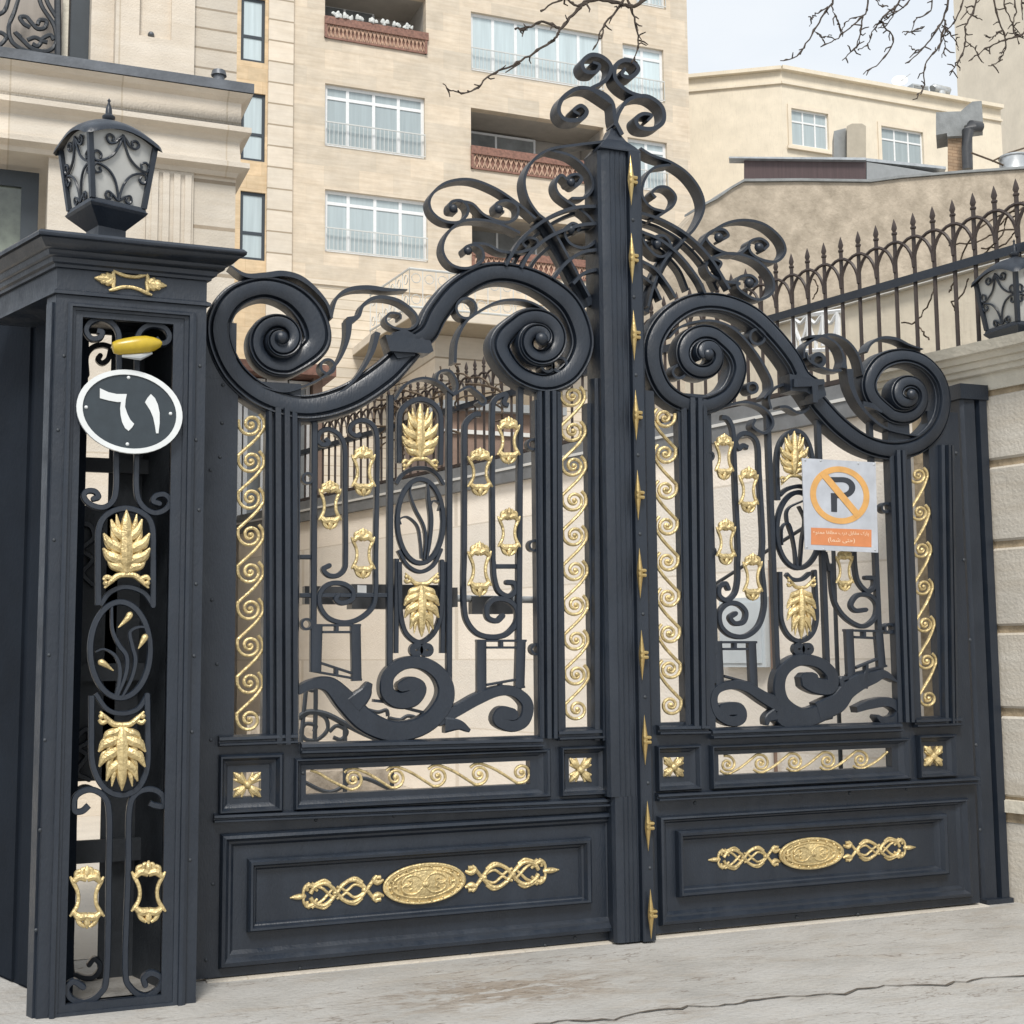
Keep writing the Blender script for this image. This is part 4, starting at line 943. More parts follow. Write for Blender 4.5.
# mustard lamp hood over the plate
yl = YP - .06
HOOD = thing('plate_lamp', at(137, 347, yl), 'small mustard yellow lamp hood fixed above the oval number plate', 'lamp')
b = MB(); pts = []; rad = []
for t, r in [(0, 2.5), (.02, 5.5), (.12, 7.5), (.3, 8.6), (.5, 9.3), (.7, 8.8), (.85, 6.6), (.95, 4.2), (1, 1.4)]:
    v = at(112 + 50 * t, 348 - 5.0 * t, yl); pts.append(v); rad.append(r * mpp(137, 347, yl))
b.tube(pts, rad, 14); b.build('hood', 'lampshade', HOOD)
b = MB(); b.tube([at(137, 355, yl) , at(137, 352, YP - .02), at(138, 352, YP + .03)], .010, 6); b.tube([at(122, 356, yl - .005), at(140, 357, yl - .008), at(152, 353, yl)], [.006, .014, .005], 8); b.build('bracket', 'steel', HOOD)

# ================================================================== RIGHT GATE POST AND STONE PIER
ypo = .03
JP = thing('gate_post', at(998, 912, ypo), 'slim dark iron gate post between the right leaf and the stone pier', 'gate post')
xa_ = at(963, 420, ypo).x; xb_ = at(986, 420, ypo).x; zt_ = at(972, 400, ypo).z
xa_ = (at(962, 420, ypo).x + at(984, 900, ypo).x) / 2; xb_ = (at(986, 420, ypo).x + at(1010, 900, ypo).x) / 2
w = xb_ - xa_
prf = [(xa_, .14), (xa_, ypo + .015), (xa_ + w * .1, ypo), (xa_ + w * .5, ypo - .004), (xa_ + w * .54, ypo + .018), (xa_ + w * .62, ypo + .02), (xa_ + w * .66, ypo - .012), (xb_ - w * .05, ypo - .014), (xb_, ypo), (xb_, .14)]
b = MB(); b.hexa([(x, y, 0) for x, y in prf], [(x, y, zt_) for x, y in prf]); b.build('shaft', 'iron', JP, 25)
b = MB(); b.box(xa_ - .02, xb_ + .002, ypo - .02, .15, zt_ + .001, at(972, 385, ypo).z); b.build('head', 'iron', JP, 25)
b = MB(); b.box(xa_ - .008, xb_ + .003, ypo - .03, .15, -.002, .03); b.build('foot', 'iron', JP, 25)
P0 = at(987, 420, ypo + .01); P0.z = 0
NB = Vector((YARD.y, -YARD.x, 0))          # into the pier, away from the drive
if NB.x < 0: NB = -NB
PIER = thing('stone_pier', P0 - YARD * .5, 'pale stone pier and wall end with moulded cornice at the right edge, outside the gate', 'stone pier')
def zat(py, px=1000): return atv(px, py, P0, YARD).z
def pslab(b, t0, t1, n0, n1, za, zb_): slab(b, P0, YARD, t0, t1, NB, n0, n1, za, zb_)
b = MB(); pslab(b, -2.4, .5, .018, .9, 0, zat(384)); b.build('joint_core', 'pierjoint', PIER)
for ya_, yb_ in ((394, 459), (466, 541), (548, 626), (633, 708), (716, 796)):
    for t0, t1 in ((-2.4, -.62), (-.612, 0.0)):
        b = MB(); bb = .012; za, zb_ = zat(yb_), zat(ya_)
        for (o0_, o1_, z0_, z1_) in ((.012, 0, za, za + bb), (0, 0, za + bb, zb_ - bb), (0, .012, zb_ - bb, zb_)):
            q0 = [P0 + YARD * t0 + NB * o0_, P0 + YARD * t1 + NB * o0_, P0 + YARD * t1 + NB * .1, P0 + YARD * t0 + NB * .1]
            q1 = [P0 + YARD * t0 + NB * o1_, P0 + YARD * t1 + NB * o1_, P0 + YARD * t1 + NB * .1, P0 + YARD * t0 + NB * .1]
            b.hexa([(p.x, p.y, z0_) for p in q0], [(p.x, p.y, z1_) for p in q1])
        b.build('stone_block', 'pier', PIER)
b = MB(); pslab(b, -2.4, .05, -.03, .2, zat(811), zat(799)); b.build('ledge', 'piercorn', PIER)
b = MB(); pslab(b, -2.4, .03, -.005, .2, zat(821), zat(811) - .001); b.build('ledge_dark_band', 'pierjoint', PIER)  # darker coloured band directly below the ledge
b = MB(); pslab(b, -2.4, .0, .0, .2, -.01, zat(821) - .001); b.build('plinth', 'pier', PIER)
b = MB()
lv = [(388, .0), (372, .0), (371, .03), (366, .035), (365.5, .055), (360, .065), (359.5, .085), (354, .10), (353.5, .13), (344, .15)]
for (ya_, oa), (yb_, ob) in zip(lv, lv[1:]):
    q0 = [P0 - YARD * 2.4 - NB * oa, P0 + YARD * .75 - NB * oa, P0 + YARD * .75 + NB * .9, P0 - YARD * 2.4 + NB * .9]
    q1 = [P0 - YARD * 2.4 - NB * ob, P0 + YARD * .75 - NB * ob, P0 + YARD * .75 + NB * .9, P0 - YARD * 2.4 + NB * .9]
    b.hexa([(p.x, p.y, zat(ya_)) for p in q0], [(p.x, p.y, zat(yb_)) for p in q1])
b.build('cornice', 'piercorn', PIER, 25)

# ================================================================== LANTERNS
def lantern(base, rot, k, label):
    T = thing('pillar_lantern', base, label, 'lantern', 'gate lanterns')
    ca, sa = math.cos(rot), math.sin(rot)
    def W(x, y, z): return (base.x + k * (x * ca - y * sa), base.y + k * (x * sa + y * ca), base.z + k * z)
    def ringsq(h, z): return [W(-h, -h, z), W(h, -h, z), W(h, h, z), W(-h, h, z)]
    zb0, zb1, zt1 = .075, .115, .365; hb, ht = .108, .138
    b = MB()
    for (h0, z0_), (h1, z1_) in zip([(.058, -.16), (.058, .022), (.116, .082), (.122, .092), (.116, .098)], [(.058, .022), (.116, .082), (.122, .092), (.116, .098), (.112, zb1)]): b.hexa(ringsq(h0, z0_), ringsq(h1, z1_))
    b.build('base', 'iron', T, 25)
    def edge_(t): return hb + (ht - hb) * t
    for i in range(4):                                     # corner rails
        b = MB(); sx = (-1, 1, 1, -1)[i]; sy = (-1, -1, 1, 1)[i]; q = .010
        lo = [W(sx * hb + dx * q, sy * hb + dy * q, zb1 - .004) for dx, dy in ((-1, -1), (1, -1), (1, 1), (-1, 1))]
        hi = [W(sx * ht + dx * q, sy * ht + dy * q, zt1) for dx, dy in ((-1, -1), (1, -1), (1, 1), (-1, 1))]
        b.hexa(lo, hi); b.build('corner_rail', 'iron', T, 25)
    def fpt(side, u, v, out=0.):                           # point of a face, u in [-1,1], v in [0,1]
        h = edge_(v); z = zb1 + (zt1 - zb1) * v; d = h + out
        x, y = [(u * h, -d), (d, u * h), (-u * h, d), (-d, -u * h)][side]
        return W(x, y, z)
    for sd in range(4):
        b = MB(); top = [(u, 1 + .16 * (1 - u * u)) for u in (-.93, -.6, -.3, 0, .3, .6, .93)]
        f0 = [fpt(sd, -.93, 0, -.008), fpt(sd, .93, 0, -.008)] + [fpt(sd, u, v, -.008) for u, v in reversed(top)]
        f1 = [fpt(sd, -.93, 0, -.014), fpt(sd, .93, 0, -.014)] + [fpt(sd, u, v, -.014) for u, v in reversed(top)]
        b.hexa(f0, f1); pane = b.build('pane', 'frost', T)
        b = MB()
        for sx in (-1, 1):
            for pts in ([(0, 1.08), (-.08, .92), (-.26, .74), (-.56, .62), (-.84, .58), (-.92, .66), (-.80, .73), (-.66, .69), (-.70, .62)],
                        [(0, 1.06), (-.12, 1.0), (-.22, .93), (-.40, .90), (-.50, .97), (-.40, 1.03), (-.28, 1.0), (-.32, .94)],
                        [(0, .02), (-.06, .16), (-.18, .34), (-.42, .48), (-.78, .54), (-.92, .47), (-.84, .39), (-.68, .42), (-.72, .49)],
                        [(0, .03), (-.10, .05), (-.22, .10), (-.42, .14), (-.50, .07), (-.40, .02), (-.28, .05), (-.32, .11)]):
                b.tube([fpt(sd, -sx * q[0], q[1], .0) for q in spline(pts, 4)], .0055 * k, 5)
        b.build('scroll_grille', 'iron', pane)
    # curved roof with an eave that arches over each face
    b = MB(); K = 48; lev = [0, .04, .2, .42, .64, .82, 1.0]; vs = []
    def sqr(a, h):
        c, s = math.cos(a), math.sin(a); m = max(abs(c), abs(s)); return c / m * h, s / m * h
    for j, t in enumerate(lev):
        for i in range(K):
            a = 2 * math.pi * (i + .5) / K
            u = math.tan(((a + math.pi / 4) % (math.pi / 2)) - math.pi / 4)
            ez = zt1 - .016 + .060 * (1 - u * u)
            h = .160 * (1 - t) + .032 * t
            h += .010 * math.sin(math.pi * min(1, t * 1.1)) * (1 - t)
            h += .012 * (abs(u) ** 4) * max(0, 1 - t * 4)
            z = ez + (.475 - ez) * (.55 * math.sin(t * math.pi / 2) + .45 * t ** .8) if t > 0 else ez - .012
            x, y = sqr(a, h); vs.append(W(x, y, z))
    fs = [(j * K + i, j * K + (i + 1) % K, (j + 1) * K + (i + 1) % K, (j + 1) * K + i) for j in range(len(lev) - 1) for i in range(K)] + [tuple((len(lev) - 1) * K + i for i in range(K))]
    b.add(vs, fs); roof = b.build('roof', 'iron', T, 50)
    b = MB(); c = W(0, 0, .47); b.lathe(c, [(.036 * k, 0), (.036 * k, .008 * k), (.018 * k, .016 * k), (.026 * k, .026 * k), (.026 * k, .034 * k), (.014 * k, .044 * k), (.012 * k, .07 * k), (.004 * k, .094 * k), (.007 * k, .102 * k), (.001, .112 * k)], 14)
    b.build('finial', 'iron', roof, 40)
    return T
yl = YP + .20
v = at(106, 231, yl); v.z = at(106, 237, yl).z
kk = (at(106, 98, yl).z - v.z) / .582
lantern(v, R(20), kk, 'black lantern with frosted panes on the flared iron pillar beside the gate')
yr = .45
v = at(1019, 344, yr); v.z = at(1019, 349, yr).z
lantern(v, R(2), (at(1019, 240, yr).z - v.z) / .582, 'black lantern with frosted panes on the stone pier cornice, cut by the right edge')

# ================================================================== SIGN
ys = -.07
SIGN = thing('no_parking_sign', at(840, 552, ys), 'grey no parking sign with orange ring and Persian lettering hung on the right leaf', 'sign')
S_ = Zm(795, 450, 95, 884)
b = MB(); b.pxprism(S_((65, 75), (750, 115), (775, 955), (95, 925)), ys, .006); b.build('board', 'signgrey', SIGN)
def annulus(b, c, ro, ri, y, th, k=56, ex=1.0):
    vo = [(c[0] + ro[0] * math.cos(2 * math.pi * i / k), c[1] + ro[1] * math.sin(2 * math.pi * i / k) + .06 * ro[0] * math.cos(2 * math.pi * i / k)) for i in range(k)]
    vi = [(c[0] + ri[0] * math.cos(2 * math.pi * i / k), c[1] + ri[1] * math.sin(2 * math.pi * i / k) + .06 * ri[0] * math.cos(2 * math.pi * i / k)) for i in range(k)]
    vs = [at(*p, y) for p in vo + vi]; vs += [p + Vector((0, th, 0)) for p in vs]
    b.add(vs, [f for i in range(k) for j in [(i + 1) % k] for f in ((i, j, k + j, k + i), (i, 2 * k + i, 2 * k + j, j), (k + i, k + j, 3 * k + j, 3 * k + i))])
kz = 95 / 884.
b = MB(); annulus(b, S_((418, 420))[0], (276 * kz, 268 * kz), (222 * kz, 214 * kz), ys - .0022, .002); b.pxprism(S_((228, 225), (272, 185), (612, 590), (568, 632)), ys - .003, .0026); b.build('prohibition_ring', 'signorange', SIGN)
b = MB(); pp = [(322, 252)] + [(440 + 122 * math.cos(R(a)), 350 + 98 * math.sin(R(a))) for a in range(-90, 91, 12)] + [(392, 448), (392, 578), (338, 574), (334, 400), (390, 402)] + [(436 + 68 * math.cos(R(a)), 350 + 50 * math.sin(R(a))) for a in range(90, -91, -15)] + [(385, 300), (326, 298)]
b.pxprism(S_(*pp), ys - .0012, .001); b.build('letter_p', 'signblack', SIGN)
b = MB(); b.pxprism(S_((150, 722), (712, 742), (712, 905), (150, 880)), ys - .0012, .001); b.build('text_band', 'signred', SIGN)
def text_part(s, q0, q1, name):
    """lettering as a mesh, fitted between two picture points on the sign"""
    cu = bpy.data.curves.new('lettering', 'FONT'); cu.body = s; cu.size = 1.; cu.align_x = 'LEFT'; cu.extrude = .0
    to = bpy.data.objects.new('lettering', cu); COL.objects.link(to)
    bpy.context.view_layer.update()
    me = bpy.data.meshes.new_from_object(to.evaluated_get(bpy.context.evaluated_depsgraph_get()))
    COL.objects.unlink(to); bpy.data.objects.remove(to)
    xs = [v_.co.x for v_ in me.vertices]; yv = [v_.co.y for v_ in me.vertices]
    if not xs: return
    a, c = at(*q0, ys - .0035), at(*q1, ys - .0035)
    H_ = a.z - c.z; W_ = c.x - a.x; x0_, x1_, y0_, y1_ = min(xs), max(xs), min(yv), max(yv)
    off = base_of(SIGN)
    for v_ in me.vertices:
        fx = (v_.co.x - x0_) / (x1_ - x0_); fy = (v_.co.y - y0_) / (y1_ - y0_)
        v_.co = Vector((a.x + W_ * fx, ys - .0016, c.z + H_ * fy)) - off
    me.materials.clear(); me.materials.append(M['signtext'])
    o = bpy.data.objects.new(name, me); COL.objects.link(o); o.parent = SIGN
FORMS = {}
for base, (iso, fin_, ini, med) in {'ا': (0xFE8D, 0xFE8E, 0, 0), 'ب': (0xFE8F, 0xFE90, 0xFE91, 0xFE92), 'پ': (0xFB56, 0xFB57, 0xFB58, 0xFB59), 'ت': (0xFE95, 0xFE96, 0xFE97, 0xFE98), 'ح': (0xFEA1, 0xFEA2, 0xFEA3, 0xFEA4),
        'د': (0xFEA9, 0xFEAA, 0, 0), 'ر': (0xFEAD, 0xFEAE, 0, 0), 'ش': (0xFEB5, 0xFEB6, 0xFEB7, 0xFEB8), 'ط': (0xFEC1, 0xFEC2, 0xFEC3, 0xFEC4), 'ق': (0xFED5, 0xFED6, 0xFED7, 0xFED8), 'ک': (0xFB8E, 0xFB8F, 0xFB90, 0xFB91),
        'ل': (0xFEDD, 0xFEDE, 0xFEDF, 0xFEE0), 'م': (0xFEE1, 0xFEE2, 0xFEE3, 0xFEE4), 'ن': (0xFEE5, 0xFEE6, 0xFEE7, 0xFEE8), 'و': (0xFEED, 0xFEEE, 0, 0), 'ع': (0xFEC9, 0xFECA, 0xFECB, 0xFECC), 'ی': (0xFBFC, 0xFBFD, 0xFBFE, 0xFBFF)}.items(): FORMS[base] = (iso, fin_, ini, med)
def shape_fa(s):
    out = []
    for w_ in s.split(' '):
        r = []
        for i, ch in enumerate(w_):
            if ch not in FORMS: r.append({'(': ')', ')': '('}.get(ch, ch)); continue
            f = FORMS[ch]; prev = i > 0 and w_[i - 1] in FORMS and FORMS[w_[i - 1]][2]; nxt = i < len(w_) - 1 and w_[i + 1] in FORMS and f[2]
            r.append(chr(f[3] if prev and nxt else f[1] if prev else f[2] if nxt else f[0]))
        out.append(''.join(reversed(r)))
    return ' '.join(reversed(out))
try:
    text_part(shape_fa('پارک مقابل درب مطلقا ممنوع'), S_((170, 745))[0], S_((690, 808))[0], 'lettering')
    text_part(shape_fa('(حتی شما)'), S_((310, 812))[0], S_((560, 870))[0], 'lettering')
except Exception as e: print('TEXT', e)
for q in S_((95, 95), (238, 100), (588, 125), (735, 135), (110, 905), (265, 925), (745, 930)):
    b = MB(); v = at(*q, ys); b.dome(v, .006, h=.004, k=6); b.build('screw', 'steel', SIGN)

# gate opener behind the left leaf
yo = .12
OP = thing('gate_opener', at(420, 596, yo), 'dark box-shaped gate opener arm behind the left leaf', 'gate opener')
b = MB(); u = at(352, 584, yo); v = at(448, 609, yo); b.box(u.x, v.x, yo, yo + .09, v.z, u.z); b.box(v.x + .001, v.x + .05, yo + .01, yo + .08, v.z + .01, u.z - .01); u2 = at(306, 588, yo); b.box(u2.x, u.x - .001, yo + .02, yo + .07, v.z + .02, u.z - .01); b.build('housing', 'opener', OP)
b = MB(); b.tube([at(440, 598, yo + .045), at(540, 600, yo + .045)], .016, 10); b.build('rod', 'steel', OP)
b = MB(); u = at(472, 596, yo + .02); v = at(513, 614, yo + .02); b.box(u.x, v.x, yo + .02, yo + .07, v.z, u.z); b.build('bracket', 'opener', OP)
b = MB(); b.pxprism([(357.5, 585), (366.5, 585.5), (366.5, 593), (357.5, 592.5)], yo - .002, .002); b.build('sticker', 'white', OP)
# ================================================================== GROUND
b = MB(); b.add([(-90, -60, 0), (90, -60, 0), (90, 120, 0), (-90, 120, 0)], [(0, 1, 2, 3)]); tag(b.build('driveway', 'ground'), 'pale cracked concrete driveway before the gate', 'driveway', kind='structure')
random.seed(3)
seam = [atz(x, y) for x, y in ((-300, 1120), (200, 1075), (420, 1040), (540, 1027), (611, 1020), (690, 1009), (760, 1003), (850, 993), (930, 986), (1024, 978), (1300, 955))]
seam = [Vector(p) for p in spline([tuple(q) for q in seam], 8)]
seam = [Vector((p.x, p.y + random.uniform(-.012, .012) + .02 * math.sin(i * .55) + .009 * math.sin(i * 1.9), 0)) for i, p in enumerate(seam)]
b = MB(); back = [Vector((p.x, .6, 0)) for p in seam]; n = len(seam); h = .006
vs = [(p.x, p.y, h) for p in seam] + [(p.x, p.y, h) for p in back] + [(p.x, p.y - .004, -.01) for p in seam]
b.add(vs, [(i, i + 1, n + i + 1, n + i) for i in range(n - 1)] + [(i, 2 * n + i, 2 * n + i + 1, i + 1) for i in range(n - 1)])
tag(b.build('apron_slab', 'ground'), 'concrete apron slab ending in a ragged seam before the gate', 'apron', kind='structure')
wd = [max(.0015, random.uniform(.002, .006) + .004 * math.sin(i * .7) + .003 * math.sin(i * 2.3)) for i, p in enumerate(seam)]
b = MB(); vs = [(p.x, p.y - w_, h - .002) for p, w_ in zip(seam, wd)] + [(p.x, -4.6, h - .002) for p in seam] + [(p.x, p.y - w_ + .003, -.01) for p, w_ in zip(seam, wd)]
b.add(vs, [(i, n + i, n + i + 1, i + 1) for i in range(n - 1)] + [(i, i + 1, 2 * n + i + 1, 2 * n + i) for i in range(n - 1)])
tag(b.build('near_slab', 'ground'), 'nearer concrete slab beyond the ragged seam', 'paving', kind='structure')
b = MB(); vs = [(p.x, p.y + .004, h + .0035) for p in seam] + [(p.x, p.y - w_ - .002, h + .0035) for p, w_ in zip(seam, wd)]; b.add(vs, [(i, n + i, n + i + 1, i + 1) for i in range(n - 1)])
tag(b.build('seam_dirt', 'seamdirt'), 'dark dirt packed in the seam between the slabs', 'dirt', kind='structure')
u = at(206, 985, 0); v = at(985, 912, 0)
b = MB(); b.box(u.x, v.x, -.035, .14, 0, .012); tag(b.build('threshold', 'pier'), 'light stone threshold strip under the gate leaves', 'threshold', kind='structure')

b = MB(); b.add([(-9, .62, .004), (5, .62, .004), (5, 10, .004), (-9, 10, .004)], [(0, 1, 2, 3)]); tag(b.build('yard_bounce_floor', 'bouncefloor'), 'pale yard floor behind the gate, added to bounce light', 'paving', kind='structure')  # added pale sheet, bounces light up into the yard
# ================================================================== YARD WALL AND FENCE
P1 = P0 + NB * .62
b = MB()
def zy(px, py): return atv(px, py, P1, YARD).z
def tpar(px): 
    q = atv(px, 600, P1, YARD); return (q - P1).dot(YARD)
YW = thing('yard_wall', P1 + YARD * 3, 'cream stone yard wall with grey coping seen through the gate, spiked fence on top', 'wall')
t0, t1 = -.2, tpar(238)
zw = zy(497, 472)
def yslab(b, ta, tb, n0, n1, za, zb_): slab(b, P1, YARD, ta, tb, NB, n0, n1, za, zb_)
b = MB(); yslab(b, t0, t1, 0, .3, 0, zw - .12); b.build('wall_face', 'yard', YW)
b = MB(); yslab(b, t0, t1, -.05, .35, zw - .121, zw - .012); yslab(b, t0, t1, -.03, .33, zw + .011, zw + .11); b.build('coping', 'coping', YW)
b = MB(); yslab(b, t0, t1, -.06, .36, zw - .012, zw + .010); b.build('coping_edge', 'copewhite', YW)
zc = zw + .11
FEN = thing('spiked_fence', P1 + YARD * .5 + NB * .15 + Vector((0, 0, zc)), 'dark brown spear topped iron fence with looping arches along the yard wall top', 'fence')
PF = P1 + NB * .15
def tf(px): q = atv(px, 600, PF, YARD); return (q - PF).dot(YARD)
zt = atv(780, 257, PF, YARD).z; zr = atv(780, 317, PF, YARD).z
sp = 1.10 * abs(tf(891.6) - tf(909)); tstart = tf(1060) - 1.1; tend = min(tf(262), tstart + sp * 98)
k = 0; t = tstart + ((tf(909) - tstart) % sp); ts = []
while t < tend: ts.append(t); t += sp
for t in ts:
    b = MB(); r = .0135; q = PF + YARD * t
    b.tube([(q.x, q.y, zc - .02), (q.x, q.y, zt - .10)], r, 6)
    b.lathe((q.x, q.y, zt - .11), [(r, 0), (.020, .006), (.020, .016), (.011, .022), (.020, .045), (.013, .075), (.001, .11)], 6)
    b.build('picket', 'vine' if False else 'iron_brown', FEN)
for i in range(len(ts) - 2):
    if ts[i] > tf(330): break
    b = MB(); pts = []
    ztop_ = zt - .16; rr = sp
    for a in range(0, 181, 15):
        s_ = ts[i] + sp - sp * math.cos(R(a)); q = PF + YARD * s_ - NB * .012; pts.append((q.x, q.y, ztop_ - .20 + .20 * math.sin(R(a))))
    b.tube(pts, .0115, 5); b.build('arch', 'iron_brown', FEN)
b = MB(); q = [PF + YARD * tstart, PF + YARD * tend]
slab(b, PF, YARD, tstart - .2, tend, NB, -.024, .024, zr - .028, zr + .028); b.build('rail', 'iron', FEN)
b = MB(); slab(b, PF, YARD, tstart - .2, tend, NB, -.016, .016, zc + .05, zc + .08); b.build('bottom_rail', 'iron_brown', FEN)
P2 = P0 + NB * 2.3
BW = thing('boundary_wall', P2 + YARD * 1.5, 'smooth cream boundary wall with pale coping, behind the spiked fence and below the rubble wall', 'wall')
ta, tb = -1.2, (atv(690, 600, P2, YARD) - P2).dot(YARD); zb2 = atv(900, 292, P2, YARD).z
b = MB(); slab(b, P2, YARD, ta, tb, NB, 0, .25, 0, zb2); b.build('wall_face', 'plaster', BW)
b = MB(); slab(b, P2, YARD, ta, tb, NB, -.06, .3, zb2 + .001, zb2 + .06); b.build('coping', 'copewhite', BW)
LT = thing('lattice_screen', atv(815, 345, P2 - NB * .5, YARD), 'small white screen of tulip shaped loops behind the spiked fence, above the right scroll', 'screen')
def lp(px, py): return atv(px, py, P2 - NB * .5, YARD)
for i in range(3):
    x = 795 + i * 15; b = MB()
    b.tube([lp(*q) for q in spline([(x, 318 - i * 1.5), (x + 1, 330), (x + 6, 341), (x + 11, 330), (x + 12, 317 - i * 1.5), (x + 6, 323), (x + 1, 320)], 4)], .016, 5)
    b.tube([lp(x - 2, 346), lp(x - 2, 316 - i * 1.5)], .018, 5); b.tube([lp(x + 6, 341), lp(x + 6, 352)], .016, 5); b.build('loop', 'white', LT)
b = MB(); b.tube([lp(792, 317), lp(842, 311)], .02, 5); b.tube([lp(838, 312), lp(838, 352)], .02, 5); b.tube([lp(792, 352), lp(842, 349)], .02, 5); b.tube([lp(795, 317), (lp(795, 600).x, lp(795, 600).y, 0)], .02, 5); b.build('frame', 'white', LT)
# small cabinet and pipe on the yard wall
CAB = thing('meter_cabinet', atv(748, 668, P1, YARD), 'pale blue white metal cabinet on the yard wall behind the right leaf', 'cabinet')
b = MB(); a_ = tpar(771); c_ = tpar(726); yslab(b, a_, c_, -.07, -.002, zy(748, 667), zy(748, 598)); b.build('body', 'cabinet', CAB)
b = MB(); yslab(b, a_ + .03, c_ - .03, -.078, -.071, zy(748, 663), zy(748, 603)); b.build('door', 'cabinet', CAB)
b = MB(); q = P1 + YARD * tpar(774) - NB * .03; b.tube([(q.x, q.y, 0.02), (q.x, q.y, zy(774, 560))], .014, 8); tag(b.build('wall_pipe', 'brownwall'), 'thin brown pipe running up the yard wall beside the cabinet', 'pipe')

# stair with its ornate rail, behind the left leaf
ST = thing('garden_stair', at(370, 800, 3.2), 'low weathered stone steps in the yard behind the left leaf', 'steps')
for i in range(5):
    b = MB(); u = at(290 - 10, 800, 3.2).x; v = at(470 - i * 34, 800, 3.2).x; b.box(u, v, 3.2 + i * .12, 4.4, .17 * i + .001, .17 * (i + 1)); b.build('step', 'stair', ST)
RL = thing('stair_railing', at(340, 740, 3.0), 'black wrought scroll railing beside the yard steps, low behind the left leaf', 'railing')
def rt(pts, r=.014, name='scroll'):
    b = MB(); b.tube([at(*p, 3.0) for p in spline(pts, 5)], r, 6); b.build(name, 'iron2', RL)
z4 = lambda *p: [(x, y) for x, y in B4(*p)]
rt(z4((400, 860), (450, 830), (540, 840), (640, 890), (740, 940), (860, 990)), .02, 'handrail')
rt(z4((420, 900), (430, 850), (480, 830), (540, 860), (550, 920), (500, 970), (440, 970), (415, 930), (440, 890), (490, 900), (480, 930)))
rt(z4((490, 700), (490, 800), (485, 980)), .016, 'post'); rt(z4((430, 690), (470, 720), (510, 700), (540, 720))); rt(z4((560, 930), (600, 900), (650, 930), (620, 970), (580, 960)))
rt(z4((700, 800), (800, 830), (850, 820), (860, 850)), .014); rt(z4((860, 860), (920, 870), (960, 850), (1000, 860), (960, 880)), .014)
rt([(306, 690), (300, 760), (300, 840)], .016, 'post'); rt([(392, 742), (392, 838)], .016, 'post'); rt([(345, 722), (345, 838)], .016, 'post')
rt([(300, 780), (330, 792), (360, 778), (392, 790)]); rt([(300, 812), (345, 800), (392, 815)])
HR = thing('yard_handrail', at(820, 760, 4.2), 'thin dark sloping handrail in the yard behind the right leaf', 'railing')
def hp(px, py): return atv(px, py, P1 - NB * .35, YARD)
b = MB(); b.tube([hp(655, 545), hp(668, 530), hp(682, 538), hp(690, 600), hp(706, 590), hp(770, 549), hp(835, 508)][4:], .012, 8); b.build('handrail', 'iron2', HR)
for px_ in (706, 832):
    q = hp(px_, 590 - (px_ - 706) * .63); b = MB(); b.tube([q, (q.x, q.y, .0)], .014, 8); b.build('post', 'iron2', HR)

# ================================================================== VILLA ON THE LEFT
YV = 6.0
def X_(px, y, py=150): return at(px, py, y).x
def Z_(py, y, px=200): return at(px, py, y).z
VIL = thing('villa', (X_(120, YV), YV, 0), 'pale limestone villa at the left edge with deep moulded cornice and lead ledge', 'house')
xl = X_(-420, YV); xr = X_(236, YV)
h1 = (X_(-220, YV), X_(49, YV), Z_(330, YV, 20), Z_(152, YV, 20))
b = MB(); b.grid_plate(xl, X_(147, YV), 0, Z_(180, YV, 240), YV, YV + .4, [h1]); b.build('wall', 'villa', VIL)
b = MB(); b.box(X_(147, YV) + .002, X_(194, YV) - .002, YV - .03, YV + .4, 0, Z_(180, YV, 240))
for i in range(4): u = X_(152 + i * 11, YV); b.box(u, u + .055, YV - .05, YV - .031, 0, Z_(183, YV, 240))
b.build('fluted_pilaster', 'villa', VIL)
b = MB(); b.box(X_(194, YV), xr, YV - .005, YV + 6, 0, Z_(180, YV, 240)); b.build('end_wall', 'villapanel', VIL)
lv = [(180, 0), (176, .02), (173, .10), (168, .10), (165, .03), (146, .02), (142, .05), (138, .11), (133, .11), (130, .03), (107, .03), (104, .08), (100, .12)]
b = MB()
for (pa, oa), (pb, ob) in zip(lv, lv[1:]):
    f = lambda o, p: [(xl, YV - o - .04, Z_(p, YV, 240)), (xr + o, YV - o - .04, Z_(p, YV, 240)), (xr + o, YV + 6, Z_(p, YV, 240)), (xl, YV + 6, Z_(p, YV, 240))]
    b.hexa(f(oa, pa), f(ob, pb))
b.build('cornice', 'villa', VIL, 20)
b = MB(); z0_ = Z_(99.5, YV, 240); b.box(xl, xr + .125, YV - .168, YV + 6, z0_ + .002, z0_ + .09); b.build('lead_ledge', 'lead', VIL)
b = MB(); q = at(217, 84, YV); b.lathe((q.x, YV - .1, z0_ + .09), [(.05, 0), (.05, .05), (.07, .055), (.06, .10), (.03, .11)], 10); b.build('vent_cap', 'lead', VIL)
zu = z0_ + .088; ztopv = Z_(-260, YV, 120)
YU = YV + .35
h2 = (X_(-300, YU, 30), X_(92, YU, 30), zu - .1, ztopv + 1)
b = MB(); b.box(X_(92, YU, 30), X_(115, YU, 30), YU + .12, YU + .5, zu, ztopv); b.build('reveal', 'villa', VIL)
hp_ = (X_(139, YU, 20), X_(171, YU, 20), Z_(40, YU, 155), ztopv - .4)
b = MB(); b.grid_plate(X_(115, YU, 30) + .001, X_(194, YU, 30), zu, ztopv, YU - .05, YU, [hp_]); b.box(X_(115, YU, 30) + .001, X_(194, YU, 30), YU + .001, YU + .4, zu, ztopv); b.build('upper_pilaster', 'villa', VIL)
q = at(151, 35, YU); b = MB(); b.dome((q.x, YU - .0, q.z), .03, h=.04); b.build('spotlight', 'lead', VIL)
b = MB(); b.box(X_(194, YU, 30) + .002, X_(237, YU, 30), YU - .01, YU + 6, zu, ztopv); b.build('upper_end_wall', 'villapanel2', VIL)
